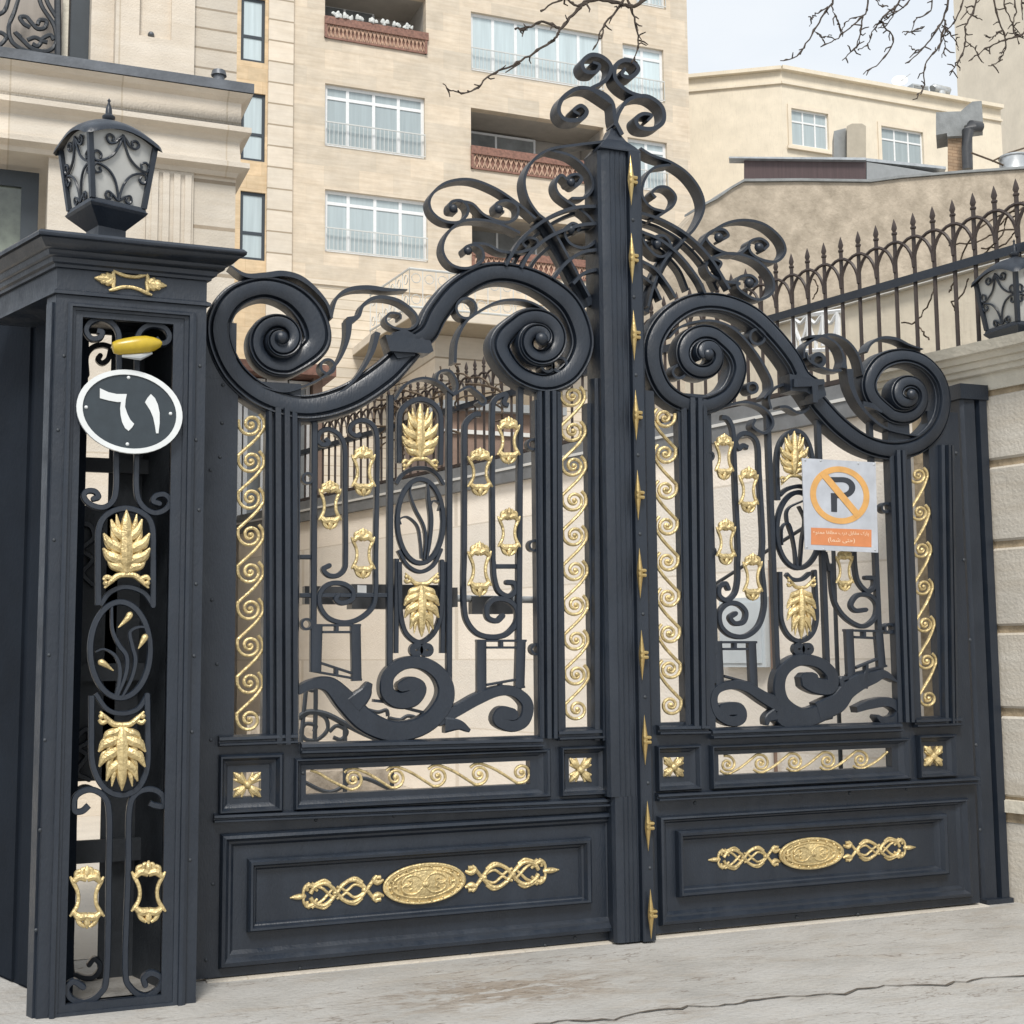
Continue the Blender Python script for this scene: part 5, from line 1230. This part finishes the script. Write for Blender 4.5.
def framed_window(parent, x0_, x1_, z0_, z1_, y, fm, gm, fw=.06, cols=(), rows=(), mw=.05, name='window', pane='pane'):
    b = MB()
    b.grid_plate(x0_, x1_, z0_, z1_, y, y + .06, [(x0_ + fw, x1_ - fw, z0_ + fw, z1_ - fw)])
    for c in cols: x = x0_ + (x1_ - x0_) * c; b.box(x - mw / 2, x + mw / 2, y + .006, y + .05, z0_ + fw, z1_ - fw)
    for c in rows: z = z1_ - (z1_ - z0_) * c; b.box(x0_ + fw, x1_ - fw, y + .004, y + .052, z - mw / 2, z + mw / 2)
    w_ = b.build(name, fm, parent)
    b = MB(); b.box(x0_ + fw * .5, x1_ - fw * .5, y + .03, y + .036, z0_ + fw * .5, z1_ - fw * .5); b.build(pane, gm, w_)
    return w_
yw = YV + .3
framed_window(VIL, X_(-200, yw), X_(40, yw), Z_(330, yw, 20), Z_(171, yw, 20), yw, 'villawin', 'glassdark', .14, (.5,), (), .1)
yw = YU + .4
framed_window(VIL, X_(-260, yw, 30), X_(93, yw, 30), zu - .05, ztopv, yw, 'villawin', 'curtain', .20, (.55,), (), .1)
b = MB(); b.box(X_(62, yw, 30), X_(68, yw, 30), yw - .05, yw - .01, zu, ztopv); b.build('brass_edge', 'piercorn', VIL)
yg = YU + .25
def vt(pts, r=.02):
    b = MB(); b.tube([at(*p, yg) for p in spline(A1(*pts), 5)], r, 6); b.build('balcony_scroll', 'iron2', VIL)
vt([(150, -60), (165, 20), (215, 100), (225, 170), (190, 205), (130, 195), (90, 160), (60, 130), (85, 150)]); vt([(90, -60), (60, 40), (35, 110), (50, 170), (110, 205), (180, 205)])
vt([(120, 110), (95, 95), (80, 70), (105, 68), (125, 90), (150, 115), (180, 110), (185, 85), (160, 80), (150, 100)]); vt([(40, -20), (20, 40), (-10, 60)]); vt([(-40, 200), (0, 180), (25, 150), (0, 130), (-20, 150)])
vt([(230, -60), (232, 230)], .03); vt([(-200, 215), (0, 205), (240, 225)], .02)
vt([(110, 160), (140, 150), (165, 165), (150, 185), (130, 175)]); vt([(190, 170), (165, 160), (200, 140), (215, 160)]); vt([(170, -60), (190, 10), (225, 70)])

# ================================================================== APARTMENT BUILDING
YA = 33.0
APT = thing('apartment_building', (X_(460, YA), YA, 0), 'tall travertine apartment block behind the gate with curtained white windows and carved balconies', 'apartment building')
def RA(q, y=YA): return rectx(q, y)
zta = Z_(-150, YA, 480)
wins = [[(325, 82), (425, 99), (425, 160), (325, 144)], [(325, 187), (427, 203), (428, 263), (325, 250)], [(471, 10), (603, 36), (603, 92), (471, 69)], [(623, 42), (664, 51), (664, 103), (623, 95)], [(628, 136), (667, 144), (668, 194), (628, 186)],
        [(636, -45), (665, -38), (665, 9), (636, 3)], [(325, 292), (427, 305), (428, 340), (325, 332)]]
bals = [[(325, -20), (426, -2), (426, 55), (325, 38)], [(471, 105), (604, 130), (604, 188), (471, 167)], [(472, 212), (606, 230), (606, 285), (472, 268)]]
holes = [RA(q) for q in wins[:6]] + [RA(q) for q in bals]
xA0, xA1 = X_(292, YA, 150), X_(688, YA, 60)
zlow = Z_(287, YA, 400)
b = MB(); b.grid_plate(xA0, xA1, zlow, zta, YA, YA + .3, holes); b.box(xA1 - .3, xA1, YA + .301, YA + 12, 0, zta); b.build('wall', 'apt', APT)
b = MB(); b.box(xA0, xA1 - .31, YA + .001, YA + .3, 0, zlow - .002); b.box(xA0, xA1, YA - .06, YA, zlow - .16, zlow - .02); b.build('lower_wall', 'aptlow', APT)
b = MB(); b.box(X_(267, YA), xA0 - .002, YA - .12, YA + .3, 0, zta); b.build('corner_pilaster', 'aptjoint', APT)
nar = [[(241, -4), (265, 0), (265, 64), (241, 60)], [(241, 91), (265, 95), (265, 163), (241, 159)], [(240, 190), (265, 194), (265, 262), (240, 258)], [(240, -110), (265, -106), (265, -30), (240, -34)]]
b = MB(); b.grid_plate(X_(200, YA), X_(267, YA) - .002, 0, zta, YA - .02, YA + .25, [RA(q) for q in nar]); b.build('side_bay', 'aptorange', APT)
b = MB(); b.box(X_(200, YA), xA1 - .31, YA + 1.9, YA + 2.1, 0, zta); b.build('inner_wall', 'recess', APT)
for q in nar:
    r = RA(q); framed_window(APT, *r, YA + .05, 'villawin', 'pane', .09, (), (.6,), .09)
for q, cols, tr in [(wins[0], (.23, .49, .74), .20), (wins[1], (.23, .49, .74), .20), (wins[2], (.17, .34, .50, .66, .82), .0), (wins[3], (.5,), .2), (wins[4], (.5,), .2), (wins[5], (.5,), .2)]:
    r = RA(q); w_ = framed_window(APT, *r, YA + .12, 'white', 'pane', .10, cols, (tr,) if tr else (), .10)
    b = MB(); zq = r[2] + (r[3] - r[2]) * .37
    b.box(r[0], r[1], YA - .05, YA - .02, zq, zq + .035); b.box(r[0], r[1], YA - .05, YA - .02, r[2] + .03, r[2] + .06)
    nn = max(6, int((r[1] - r[0]) / .13))
    for i in range(nn + 1): x = r[0] + .01 + (r[1] - r[0] - .02) * i / nn; b.box(x - .008, x + .008, YA - .045, YA - .025, r[2] + .06, zq)
    b.build('window_railing', 'rail', APT)
random.seed(5)
for q in bals:
    r = RA(q)
    b = MB(); d = 1.5
    b.box(r[0] - .1, r[1] + .1, YA + .302, YA + d + .3, r[3], r[3] + .12); b.box(r[0] - .1, r[1] + .1, YA + .302, YA + d + .3, r[2] - .12, r[2]); b.box(r[0] - .12, r[0], YA + .302, YA + d + .3, r[2], r[3]); b.box(r[1], r[1] + .12, YA + .302, YA + d + .3, r[2], r[3])
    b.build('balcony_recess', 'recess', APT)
    xm = r[0] + (r[1] - r[0]) * .62
    framed_window(APT, r[0] + .05, xm, r[2] + .7, r[2] + 1.95, YA + 1.62, 'white', 'glassgrey', .07, (.5,), (), .07)
    b = MB(); hh = (r[3] - r[2]) * .46
    b.box(r[0] - .02, r[1] + .06, YA - .10, YA - .02, r[2] + hh * .52, r[2] + hh * .80); b.box(r[0] - .02, r[1] + .02, YA - .06, YA - .01, r[2] + .0, r[2] + .06)
    b.box(r[0] - .02, r[0] + .06, YA - .08, YA - .01, r[2], r[2] + hh * .52); b.box(r[1] - .06, r[1] + .02, YA - .08, YA - .01, r[2], r[2] + hh * .52)
    b.build('balcony_rail', 'rust', APT)
    b = MB(); nn = 26; w_ = (r[1] - r[0]) / nn
    for i in range(nn):
        x = r[0] + w_ * (i + .5); a0, a1 = r[2] + .06, r[2] + hh * .52
        for s in (-1, 1): b.tube([(x - s * w_ * .45, YA - .035, a0), (x, YA - .04, (a0 + a1) / 2), (x + s * w_ * .45, YA - .035, a1)], .022, 4)
        b.tube([(x, YA - .035, a0), (x, YA - .035, a1)], .018, 4)
    b.build('carved_lattice', 'rustlight', APT)
    b = MB(); b.box(r[0], r[1], YA - .0, YA + .02, r[2] + .02, r[2] + hh * .52); b.build('lattice_back', 'rust', APT)
    if q is bals[0]:
        for i in range(7):
            c = (r[0] + (r[1] - r[0]) * (i + .9) / 8.5, YA - .06, r[2] + hh * .80)
            b = MB()
            for k in range(7): b.dome((c[0] + random.uniform(-.12, .12), c[1] + random.uniform(-.03, .03), c[2] + random.uniform(0, .10)), random.uniform(.04, .08), (random.uniform(-.5, .5), -.4, 1), h=random.uniform(.08, .16), k=7)
            tag(b.build('pale_bloom', 'rail'), 'small clump of pale blooms on the top carved balcony rail', 'flowers', 'pale blooms on the top balcony')
# projecting terrace with scrolled rail
YT = 28.
TER = thing('terrace', (X_(450, YT, 300), YT, Z_(318, YT, 410)), 'cream projecting terrace with thin pale scrolled balustrade, seen through the left scrolls', 'terrace')
za, zb_ = Z_(318, YT, 410), Z_(309, YT, 410); x0_, x1_ = X_(410, YT, 310), X_(612, YT, 310)
sl = X_(363, YA - 1.2, 320)
b = MB(); pl_ = [(x0_, YT), (x1_, YT), (x1_, YA - .02), (sl, YA - .02), (sl, YA - 2.0)]
b.hexa([(*p, za) for p in pl_], [(*p, zb_) for p in pl_]); b.box(x0_ + 1.2, x1_, YT + 1.5, YA - .07, za - 1.5, za - .002); b.build('slab', 'aptjoint', TER)
zr0 = Z_(268, YT, 410)
def railrun(p, q, n_, sc):
    p = Vector((*p, 0)); q = Vector((*q, 0)); b = MB()
    for z in (zr0, zb_ + .08): b.tube([(p.x, p.y, z), (q.x, q.y, z)], .035, 6)
    for i in range(n_ + 1):
        c = p.lerp(q, i / n_); b.tube([(c.x, c.y, zb_), (c.x, c.y, zr0)], .016, 4)
        if i < n_:
            m = p.lerp(q, (i + .5) / n_); d = (q - p).normalized()
            for zz in (zb_ + .30, zr0 - .25):
                b.tube([(m.x + d.x * .13 * math.cos(R(a)), m.y + d.y * .13 * math.cos(R(a)), zz + .13 * math.sin(R(a))) for a in range(0, 361, 40)], .014, 4)
    b.build('balustrade', 'rail', TER)
railrun((x0_, YT + .05), (x1_, YT + .05), 16, 1); railrun((sl, YA - 2.0), (x0_, YT + .05), 6, 1)

# low garden room and outbuilding beyond the yard wall
YG = 11.
GR = thing('garden_room', (X_(280, YG, 400), YG, 0), 'low annex with brown fascia and white framed windows beyond the yard wall', 'annex')
xa_, xb_ = X_(150, YG, 400), X_(320, YG, 400); zt_ = Z_(369, YG, 280)
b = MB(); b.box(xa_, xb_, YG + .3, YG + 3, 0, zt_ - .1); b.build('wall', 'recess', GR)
b = MB(); b.box(xa_, xb_ + .15, YG - .25, YG + 3.1, zt_ - .10, zt_ + .04); b.build('fascia', 'rust', GR)
b = MB(); b.box(xb_ - .1, xb_ + .02, YG - .05, YG + .29, 0, zt_ - .101); b.build('end_post', 'brownwall', GR)
for i in range(7):
    a = xa_ + (xb_ - .1 - xa_) * i / 7; c = xa_ + (xb_ - .1 - xa_) * (i + 1) / 7
    framed_window(GR, a + .01, c - .01, Z_(520, YG, 280), zt_ - .12, YG + .1, 'white', 'glassgrey', .05, (), (.28,), .04)
YO = 12.5
OB = thing('outbuilding', (X_(480, YO, 450), YO, 0), 'low brown rendered outbuilding with pale string line beyond the yard wall', 'outbuilding')
b = MB(); b.box(X_(446, YO, 430), X_(560, YO, 430), YO, YO + 2, 0, Z_(412, YO, 480)); b.build('wall', 'brownwall', OB)
b = MB(); b.box(X_(446, YO, 430) - .03, X_(560, YO, 430), YO - .05, YO - .002, Z_(435, YO, 480), Z_(431, YO, 480)); b.build('string_line', 'copewhite', OB)
b = MB(); b.box(X_(446, YO, 430) - .08, X_(560, YO, 430) + .05, YO - .15, YO + 2.1, Z_(412, YO, 480), Z_(404, YO, 480)); b.build('roof', 'greysheet', OB)

# ================================================================== HOUSES ON THE RIGHT
YH = 38.
HOU = thing('far_house', (X_(860, YH, 150), YH, 0), 'plain cream rendered house with parapet and two white windows behind the rubble wall', 'house')
xc0 = X_(782, YH, 100); xc1 = X_(1000, YH, 100); zp = Z_(71, YH, 782)
wq = [[(791, 107), (828, 116), (828, 151), (791, 144)], [(881, 125), (923, 134), (923, 170), (881, 160)]]
b = MB(); b.grid_plate(xc0, xc1, 0, zp, YH, YH + .3, [RA(q, YH) for q in wq]); b.box(xc0, xc1, YH + .301, YH + .5, 0, zp); b.build('front_wall', 'plaster', HOU)
dl = ray(-6000, 655); dl.z = 0; dl.normalize(); c0 = Vector((xc0, YH, 0)); L_ = 9.
nn_ = Vector((-dl.y, dl.x, 0)); 
if nn_.y < 0: nn_ = -nn_
def hslab(b, n0, n1, za, zb_, ex=0): slab(b, c0, dl, -ex, L_, nn_, n0, n1, za, zb_)
b = MB(); hslab(b, 0, .4, 0, zp - .003); b.build('side_wall', 'plaster', HOU)
b = MB(); b.box(xc0 - .05, xc1, YH - .22, YH + .5, zp + .001, zp + .16); b.box(xc0 - .03, xc1, YH - .10, YH - .001, zp - .55, zp - .45); hslab(b, -.2, .4, zp + .004, zp + .15); hslab(b, -.09, -.001, zp - .55, zp - .45); b.build('parapet_cap', 'plaster', HOU)
for q in wq:
    r = RA(q, YH); framed_window(HOU, *r, YH + .06, 'white', 'pane', .07, (.34, .67), (.33,), .07)
    b = MB(); b.grid_plate(r[0] - .16, r[1] + .16, r[2] - .16, r[3] + .16, YH - .06, YH - .002, [r]); b.box(r[0] - .25, r[1] + .25, YH - .14, YH - .061, r[2] - .2, r[2] - .1); b.build('window_surround', 'plaster2', HOU)
YR = 14.
poly = [(600, 320), (700, 208), (716, 200), (730, 190), (743, 182.5), (800, 182), (870, 183), (900, 179), (960, 174), (1080, 166), (1080, 745), (600, 745)]
RUB = thing('rubble_wall', (X_(860, YR, 300), YR, 0), 'rough mud rendered gable wall with stepped left slope behind the spiked fence', 'wall')
b = MB(); b.pxprism(poly, YR, .5); b.build('render', 'rubble', RUB)
b = MB(); top = [(p[0], p[1] - 1) for p in poly[1:-2]]
for p, q in zip(top, top[1:]):
    u, v = at(*p, YR), at(*q, YR); b.hexa([(u.x, YR - .05, u.z - .01), (u.x, YR + .55, u.z - .01), (u.x, YR + .55, u.z + .035), (u.x, YR - .05, u.z + .035)], [(v.x, YR - .05, v.z - .01), (v.x, YR + .55, v.z - .01), (v.x, YR + .55, v.z + .035), (v.x, YR - .05, v.z + .035)])
b.build('capping', 'concrete', RUB)
YS = 14.6
SH = thing('rooftop_shed', (X_(800, YS, 180), YS, Z_(182, YS, 800)), 'dark maroon sheet clad rooftop shed with grey side on the rubble wall', 'shed')
xa_, xb_, xc_ = X_(744, YS, 170), X_(866, YS, 170), X_(945, YS, 170); z0_ = Z_(184, YS, 800); z1_ = Z_(158, YS, 800)
vw = ray(735, 170); vw.z = 0; vw.normalize(); vw *= 2.2; up = Vector((0, 0, 1))
def along(b, q, v, y=YS): p = [at(*c_, y) for c_ in q]; b.hexa(p, [c_ + v for c_ in p])
b = MB(); along(b, [(744, 160), (866, 161), (866, 196), (744, 196)], vw); b.build('front', 'maroon', SH)
b = MB(); along(b, [(866.6, 162), (900, 167), (942, 174), (942, 196), (866.6, 196)], vw); b.build('side', 'greysheet', SH)
b = MB(); along(b, [(729, 156.5), (866, 157.5), (866, 160), (729, 158)], vw * .12, YS - .1); along(b, [(744, 157.4), (866, 157.6), (866, 159.8), (744, 159.8)], vw); along(b, [(866.3, 158), (946, 166.5), (946, 169), (866.3, 161)], vw)
b.build('roof', 'steel', SH)
b = MB(); along(b, [(834, 131), (846, 128), (846, 160), (834, 160)], vw * .3, 19); tag(b.build('duct_box', 'greysheet'), 'slim grey duct box standing behind the maroon shed roof', 'duct')
b = MB(); along(b, [(847, 126), (852, 123.5), (862, 123.5), (866, 126), (866, 160), (847, 160)], vw * .4, 18.8); tag(b.build('duct_box', 'duct_tan'), 'wide tan duct box with sloped top behind the maroon shed roof', 'duct')
CH = thing('flue_stack', at(958, 170, 16), 'brick flue stack with grey concrete cowl head and dark pipe on the wall top', 'chimney')
vc = ray(950, 140); vc.z = 0; vc.normalize(); vc *= .8
b = MB(); along(b, A4((797, 398), (846, 398), (848, 520), (797, 520)), vc * .8, 16); b.build('stack', 'brickbr', CH)
b = MB(); along(b, A4((762, 334), (836, 331), (850, 318), (870, 302), (898, 300), (902, 362), (870, 366), (846, 374), (842, 404), (796, 406), (794, 396), (762, 402)), vc, 15.9); b.build('cowl', 'concrete', CH)
b = MB(); b.tube([at(*p, 15.7) for p in A4((895, 378), (868, 376), (856, 390), (854, 440), (856, 505))], [.11, .13, .12, .11, .11], 10); b.build('pipe', 'opener', CH)
b = MB(); q = at(1014, 168, 15); b.lathe((q.x, 15, q.z - .1), [(.29, 0), (.29, .04), (.28, .06), (.28, .28), (.30, .30), (.30, .33), (.02, .34)], 18); tag(b.build('metal_drum', 'steel'), 'shiny galvanised drum on the wall top at the right edge', 'drum')
b = MB(); b.tube([at(*p, 15) for p in A4((868, 455), (930, 478), (1010, 512), (1060, 520))], .02, 5); b.tube([at(*p, 15.1) for p in A4((930, 480), (980, 455), (1060, 430))], .02, 5); tag(b.build('roof_cable', 'vine'), 'slack cables running from the flue stack along the wall top', 'cable')
YTW = 30.
TW = thing('blank_tower', (X_(1010, YTW, 100), YTW, 0), 'blank cream side wall of a tall building at the top right corner', 'building')
b = MB(); x_ = X_(957, 56, 80); b.box(x_, x_ + 14, 22, 56, 0, Z_(-300, 56, 957)); b.build('side_wall', 'plaster2', TW)
# rooftop things on the far house
q = at(900, 86, 39.5); DS = thing('satellite_dish', q, 'white satellite dish on the far roof, half hidden by branches', 'dish')
b = MB(); d = Vector((-.5, -.7, .45)); b.dome(q + Vector((0, 0, .25)), .34, -d, h=.10, k=18); b.build('bowl', 'white', DS)
b = MB(); b.tube([q + Vector((0, .05, -.25)), q + Vector((0, .05, .22))], .03, 6); b.tube([q + Vector((0, 0, .2)), q + Vector((.30, -.35, .45))], .015, 4); b.build('mast', 'steel', DS)
q = at(918, 96, 39.2); AC = thing('rooftop_cooler', q, 'grey boxy evaporative cooler on the far roof next to the dish', 'cooler')
b = MB(); b.box(q.x - .42, q.x + .42, 39, 39.8, q.z - .1, q.z + .42); b.build('body', 'steel', AC); b = MB()
for i in range(5): b.box(q.x - .36, q.x + .36, 38.98, 38.999, q.z + .02 + i * .075, q.z + .06 + i * .075)
b.build('louvre', 'greysheet', AC)
q = at(941, 100, 39); VN = thing('roof_vent', q, 'pale twin headed roof vent near the blank tower', 'vent')
b = MB(); b.lathe((q.x, 39, q.z - .2), [(.22, 0), (.22, .55)], 14); b.build('stem', 'steel', VN); b = MB(); b.tube([(q.x - .42, 39, q.z + .45), (q.x - .40, 39, q.z + .47), (q.x + .40, 39, q.z + .43), (q.x + .42, 39, q.z + .41)], [.16, .20, .20, .16], 12); b.build('cowl', 'steel', VN)

# ================================================================== BARE TREE
YB = -.9
random.seed(11)
TR = thing('bare_tree', Vector((at(1420, 700, YB).x, YB, 0)), 'bare winter tree whose dark knotted twigs hang into the top of the view', 'tree')
tx = at(1420, 700, YB).x
b = MB(); tp = [(tx, YB, -.05), (tx - .02, YB, .8), (tx - .1, YB + .05, 2.0), (tx - .15, YB + .1, 3.2), (tx - .4, YB + .1, 4.2)]
b.tube([Vector(p) for p in spline(tp, 6)], [.17 - .09 * i / 24 for i in range(25)], 12); b.build('trunk', 'bark', TR)
b = MB()
def br(px, r0, r1, y0=YB, y1=None, twig=0):
    y1 = YB if y1 is None else y1
    p = spline(px, 6); n = len(p); pts = []
    for i, q in enumerate(p):
        j = 0 if i in (0,) else .55
        pts.append(at(q[0] + j * random.uniform(-1.6, 1.6), q[1] + j * random.uniform(-1.6, 1.6), y0 + (y1 - y0) * i / (n - 1)))
    b.tube(pts, [r0 + (r1 - r0) * i / (n - 1) + (.0022 if i % 5 == 3 else 0) for i in range(n)], 6)
    for i in range(2, n - 1):
        if random.random() < twig:
            a = random.uniform(0, 6.28); l = random.uniform(4, 11); q = p[i]
            e = (q[0] + l * math.cos(a), q[1] + l * math.sin(a) * .8 + 2); m = ((q[0] + e[0]) / 2 + random.uniform(-2, 2), (q[1] + e[1]) / 2 + random.uniform(-2, 2))
            b.tube([pts[i], at(*m, y0 + (y1 - y0) * i / (n - 1) + random.uniform(-.03, .03)), at(*e, y0 + (y1 - y0) * i / (n - 1) + random.uniform(-.06, .06))], [r1 * 1.1 + .0012, r1 + .001, .0022], 5)
ov = at(tp[-1][0], 0, YB)
br([(1330, -190), (1200, -150), (1050, -120), (900, -105), (760, -110), (680, -80), (645, -5)], .06, .013, YB + .1)
br([(1400, 20), (1330, -190)], .07, .06, YB + .1, YB + .1)
br(A3((855, -20), (800, 20), (740, 10), (650, 0), (600, 40), (545, 100), (530, 130), (480, 165), (400, 215), (310, 255), (245, 312), (180, 312), (148, 288)), .0080, .0020, twig=.22)
br(A3((655, 0), (600, 20), (560, -5), (480, 40)), .006, .003, twig=.3); br(A3((545, 95), (490, 75), (440, 92), (392, 98)), .006, .0028, twig=.5); br(A3((410, 215), (360, 245)), .004, .002)
br(A3((700, -90), (770, -20), (700, 80), (690, 120), (660, 170)), .006, .0022, twig=.5); br(A3((770, -20), (800, 60), (812, 150), (790, 212)), .0055, .0022, twig=.4)
for pts, r in [(((480, -120), (455, 0), (440, 25), (400, 90), (350, 165), (300, 182)), .009), (((560, -120), (560, 10), (545, 45), (480, 105), (420, 140)), .008), (((545, 50), (530, 125), (485, 178)), .006), (((650, -120), (655, 0), (600, 60), (635, 115), (600, 180), (545, 220)), .009),
               (((800, -120), (800, 0), (770, 80), (720, 150), (672, 190)), .010), (((790, 60), (770, 140), (730, 190), (725, 260), (705, 285)), .007), (((725, 80), (690, 95), (662, 95)), .005), (((880, -120), (880, 10), (850, 80), (850, 130), (825, 190), (800, 220)), .008),
               (((930, -120), (935, 0), (960, 90), (970, 140), (945, 185), (920, 195)), .008), (((1100, -60), (1030, 90), (980, 115), (910, 145), (860, 182)), .009), (((1000, -120), (965, 0), (985, 60), (1020, 110)), .007), (((740, -100), (750, 20), (700, 60), (690, 100)), .006), (((440, 20), (400, 45), (390, 60)), .005),
               (((480, 100), (470, 60), (455, 30)), .004), (((900, 60), (860, 40), (850, 20)), .004), (((780, 75), (820, 120), (830, 150)), .005), (((620, 20), (590, 10), (575, -40)), .005), (((700, -110), (690, -10), (640, 40), (610, 55)), .006), (((850, -110), (845, -10), (820, 60), (790, 95), (770, 150)), .007), (((970, -110), (1000, 20), (990, 80), (1010, 130)), .006), (((1010, -110), (1015, 0), (1020, 60)), .006),
               (((600, 60), (575, 90), (560, 130), (530, 150)), .004), (((770, 80), (790, 130), (780, 170)), .004), (((720, 150), (700, 150), (680, 135)), .004), (((960, 90), (930, 110), (905, 105)), .004), (((850, 120), (880, 150), (890, 175)), .004), (((400, 90), (420, 110), (450, 105)), .003), (((545, 45), (500, 60), (480, 90), (470, 70)), .004), (((655, 0), (620, 70), (590, 85)), .004)]:
    br(A4(*pts), r * .60, .0020, twig=.32)
br([(900, -105), (860, -60), (840, -40), (835, -42)], .02, .01); br([(1050, -120), (1000, -60), (975, -42), (960, -40)], .02, .01); br([(760, -110), (790, -60), (868, -42)], .02, .009); br([(1050, -120), (1060, -40), (1050, -18)], .016, .008); br([(900, -105), (920, -70), (949, -40)], .02, .009); br([(960, -115), (985, -70), (992, -40)], .018, .008)
b.build('branches', 'bark', TR)
# dry climber tangled on the fence and beyond the yard wall
VI = thing('dry_climber', PF + YARD * .6 + Vector((0, 0, zc)), 'tangle of leafless climber stems on the spiked fence near the right lantern', 'climber')
for pts in [((660, 960), (700, 960), (740, 900), (760, 850)), ((700, 960), (720, 985), (740, 1010)), ((800, 870), (815, 840), (870, 700), (960, 640), (1020, 620)), ((800, 730), (880, 720), (950, 690), (1010, 680)), ((860, 830), (840, 880), (810, 900), (830, 940)), ((900, 760), (950, 710), (980, 640), (1020, 600)),
            ((820, 800), (860, 780), (900, 790)), ((940, 700), (960, 660), (1000, 640)), ((1000, 690), (960, 730), (900, 740)), ((400, 830), (410, 860), (395, 890))]:
    b = MB(); p = spline(A4(*pts), 5); b.tube([atv(q[0] + random.uniform(-1, 1), q[1] + random.uniform(-1, 1), PF + NB * (.10 + .05 * math.sin(i)), YARD) for i, q in enumerate(p)], .0055, 5); b.build('stem', 'vine', VI)
q0 = atv(440, 430, PF - NB * .06, YARD)
VJ = thing('dry_climber', q0, 'tangle of leafless climber stems on the fence under the left scroll joint', 'climber')
for i in range(26):
    x, y = random.uniform(378, 500), random.uniform(368, 440); a = random.uniform(0, 6.28); pts = []
    for k in range(7):
        pts.append(atv(x, y, PF - NB * random.uniform(.01, .12), YARD)); a += random.uniform(-.9, .9); x += 9 * math.cos(a); y += 6 * math.sin(a)
        x = min(max(x, 374), 502); y = min(max(y, 364), 455)
    b = MB(); b.tube([Vector(p) for p in spline([tuple(q) for q in pts], 3)], random.uniform(.006, .013), 4); b.build('stem', 'vine', VJ)

# ================================================================== LIGHT, SKY, CAMERA
w = bpy.data.worlds.new('World'); SC.world = w; w.use_nodes = True
nt = w.node_tree; N = nt.nodes; L = nt.links; bg = N['Background']
sky = N.new('ShaderNodeTexSky'); sky.sky_type = 'NISHITA'; sky.sun_disc = False
EL, AZ = R(50), R(202)
sky.sun_elevation = EL; sky.sun_rotation = AZ; sky.air_density = 1.2; sky.dust_density = 4.
mx = N.new('ShaderNodeMix'); mx.data_type = 'RGBA'; mx.inputs[0].default_value = .88
tcw = N.new('ShaderNodeTexCoord'); mpw = N.new('ShaderNodeMapping'); mpw.inputs['Scale'].default_value = (1, 1, 2.5); L.new(tcw.outputs['Generated'], mpw.inputs[0])
nzw = N.new('ShaderNodeTexNoise'); nzw.inputs['Scale'].default_value = 3.; nzw.inputs['Detail'].default_value = 6; L.new(mpw.outputs[0], nzw.inputs['Vector'])
rpw = N.new('ShaderNodeValToRGB'); rpw.color_ramp.elements[0].position = .35; rpw.color_ramp.elements[1].position = .65
rpw.color_ramp.elements[0].color = (6.6, 7.3, 8.1, 1); rpw.color_ramp.elements[1].color = (8.0, 8.35, 8.7, 1)
L.new(nzw.outputs['Fac'], rpw.inputs[0])
L.new(sky.outputs[0], mx.inputs[6]); L.new(rpw.outputs[0], mx.inputs[7])
L.new(mx.outputs[2], bg.inputs[0]); bg.inputs[1].default_value = .092
sl_ = bpy.data.lights.new('Sun', 'SUN'); sl_.energy = 2.5; sl_.angle = R(16); sl_.color = (1, .96, .9)
so = bpy.data.objects.new('Sun', sl_); COL.objects.link(so)
sd = Vector((math.sin(AZ) * math.cos(EL), math.cos(AZ) * math.cos(EL), math.sin(EL)))   # towards the sun
so.rotation_euler = sd.to_track_quat('Z', 'Y').to_euler(); so.location = sd * 30
cam = bpy.data.cameras.new('Camera'); cam.sensor_width = 36; cam.lens = F / 1024 * 36; cam.clip_end = 600; cam.clip_start = .05
co = bpy.data.objects.new('Camera', cam); COL.objects.link(co)
co.matrix_world = Matrix.Translation(CAM) @ Matrix((XC, YC, ZC)).to_4x4()
SC.camera = co
SC.view_settings.view_transform = 'Standard'; SC.view_settings.look = 'None'; SC.view_settings.exposure = .42; SC.view_settings.gamma = 1
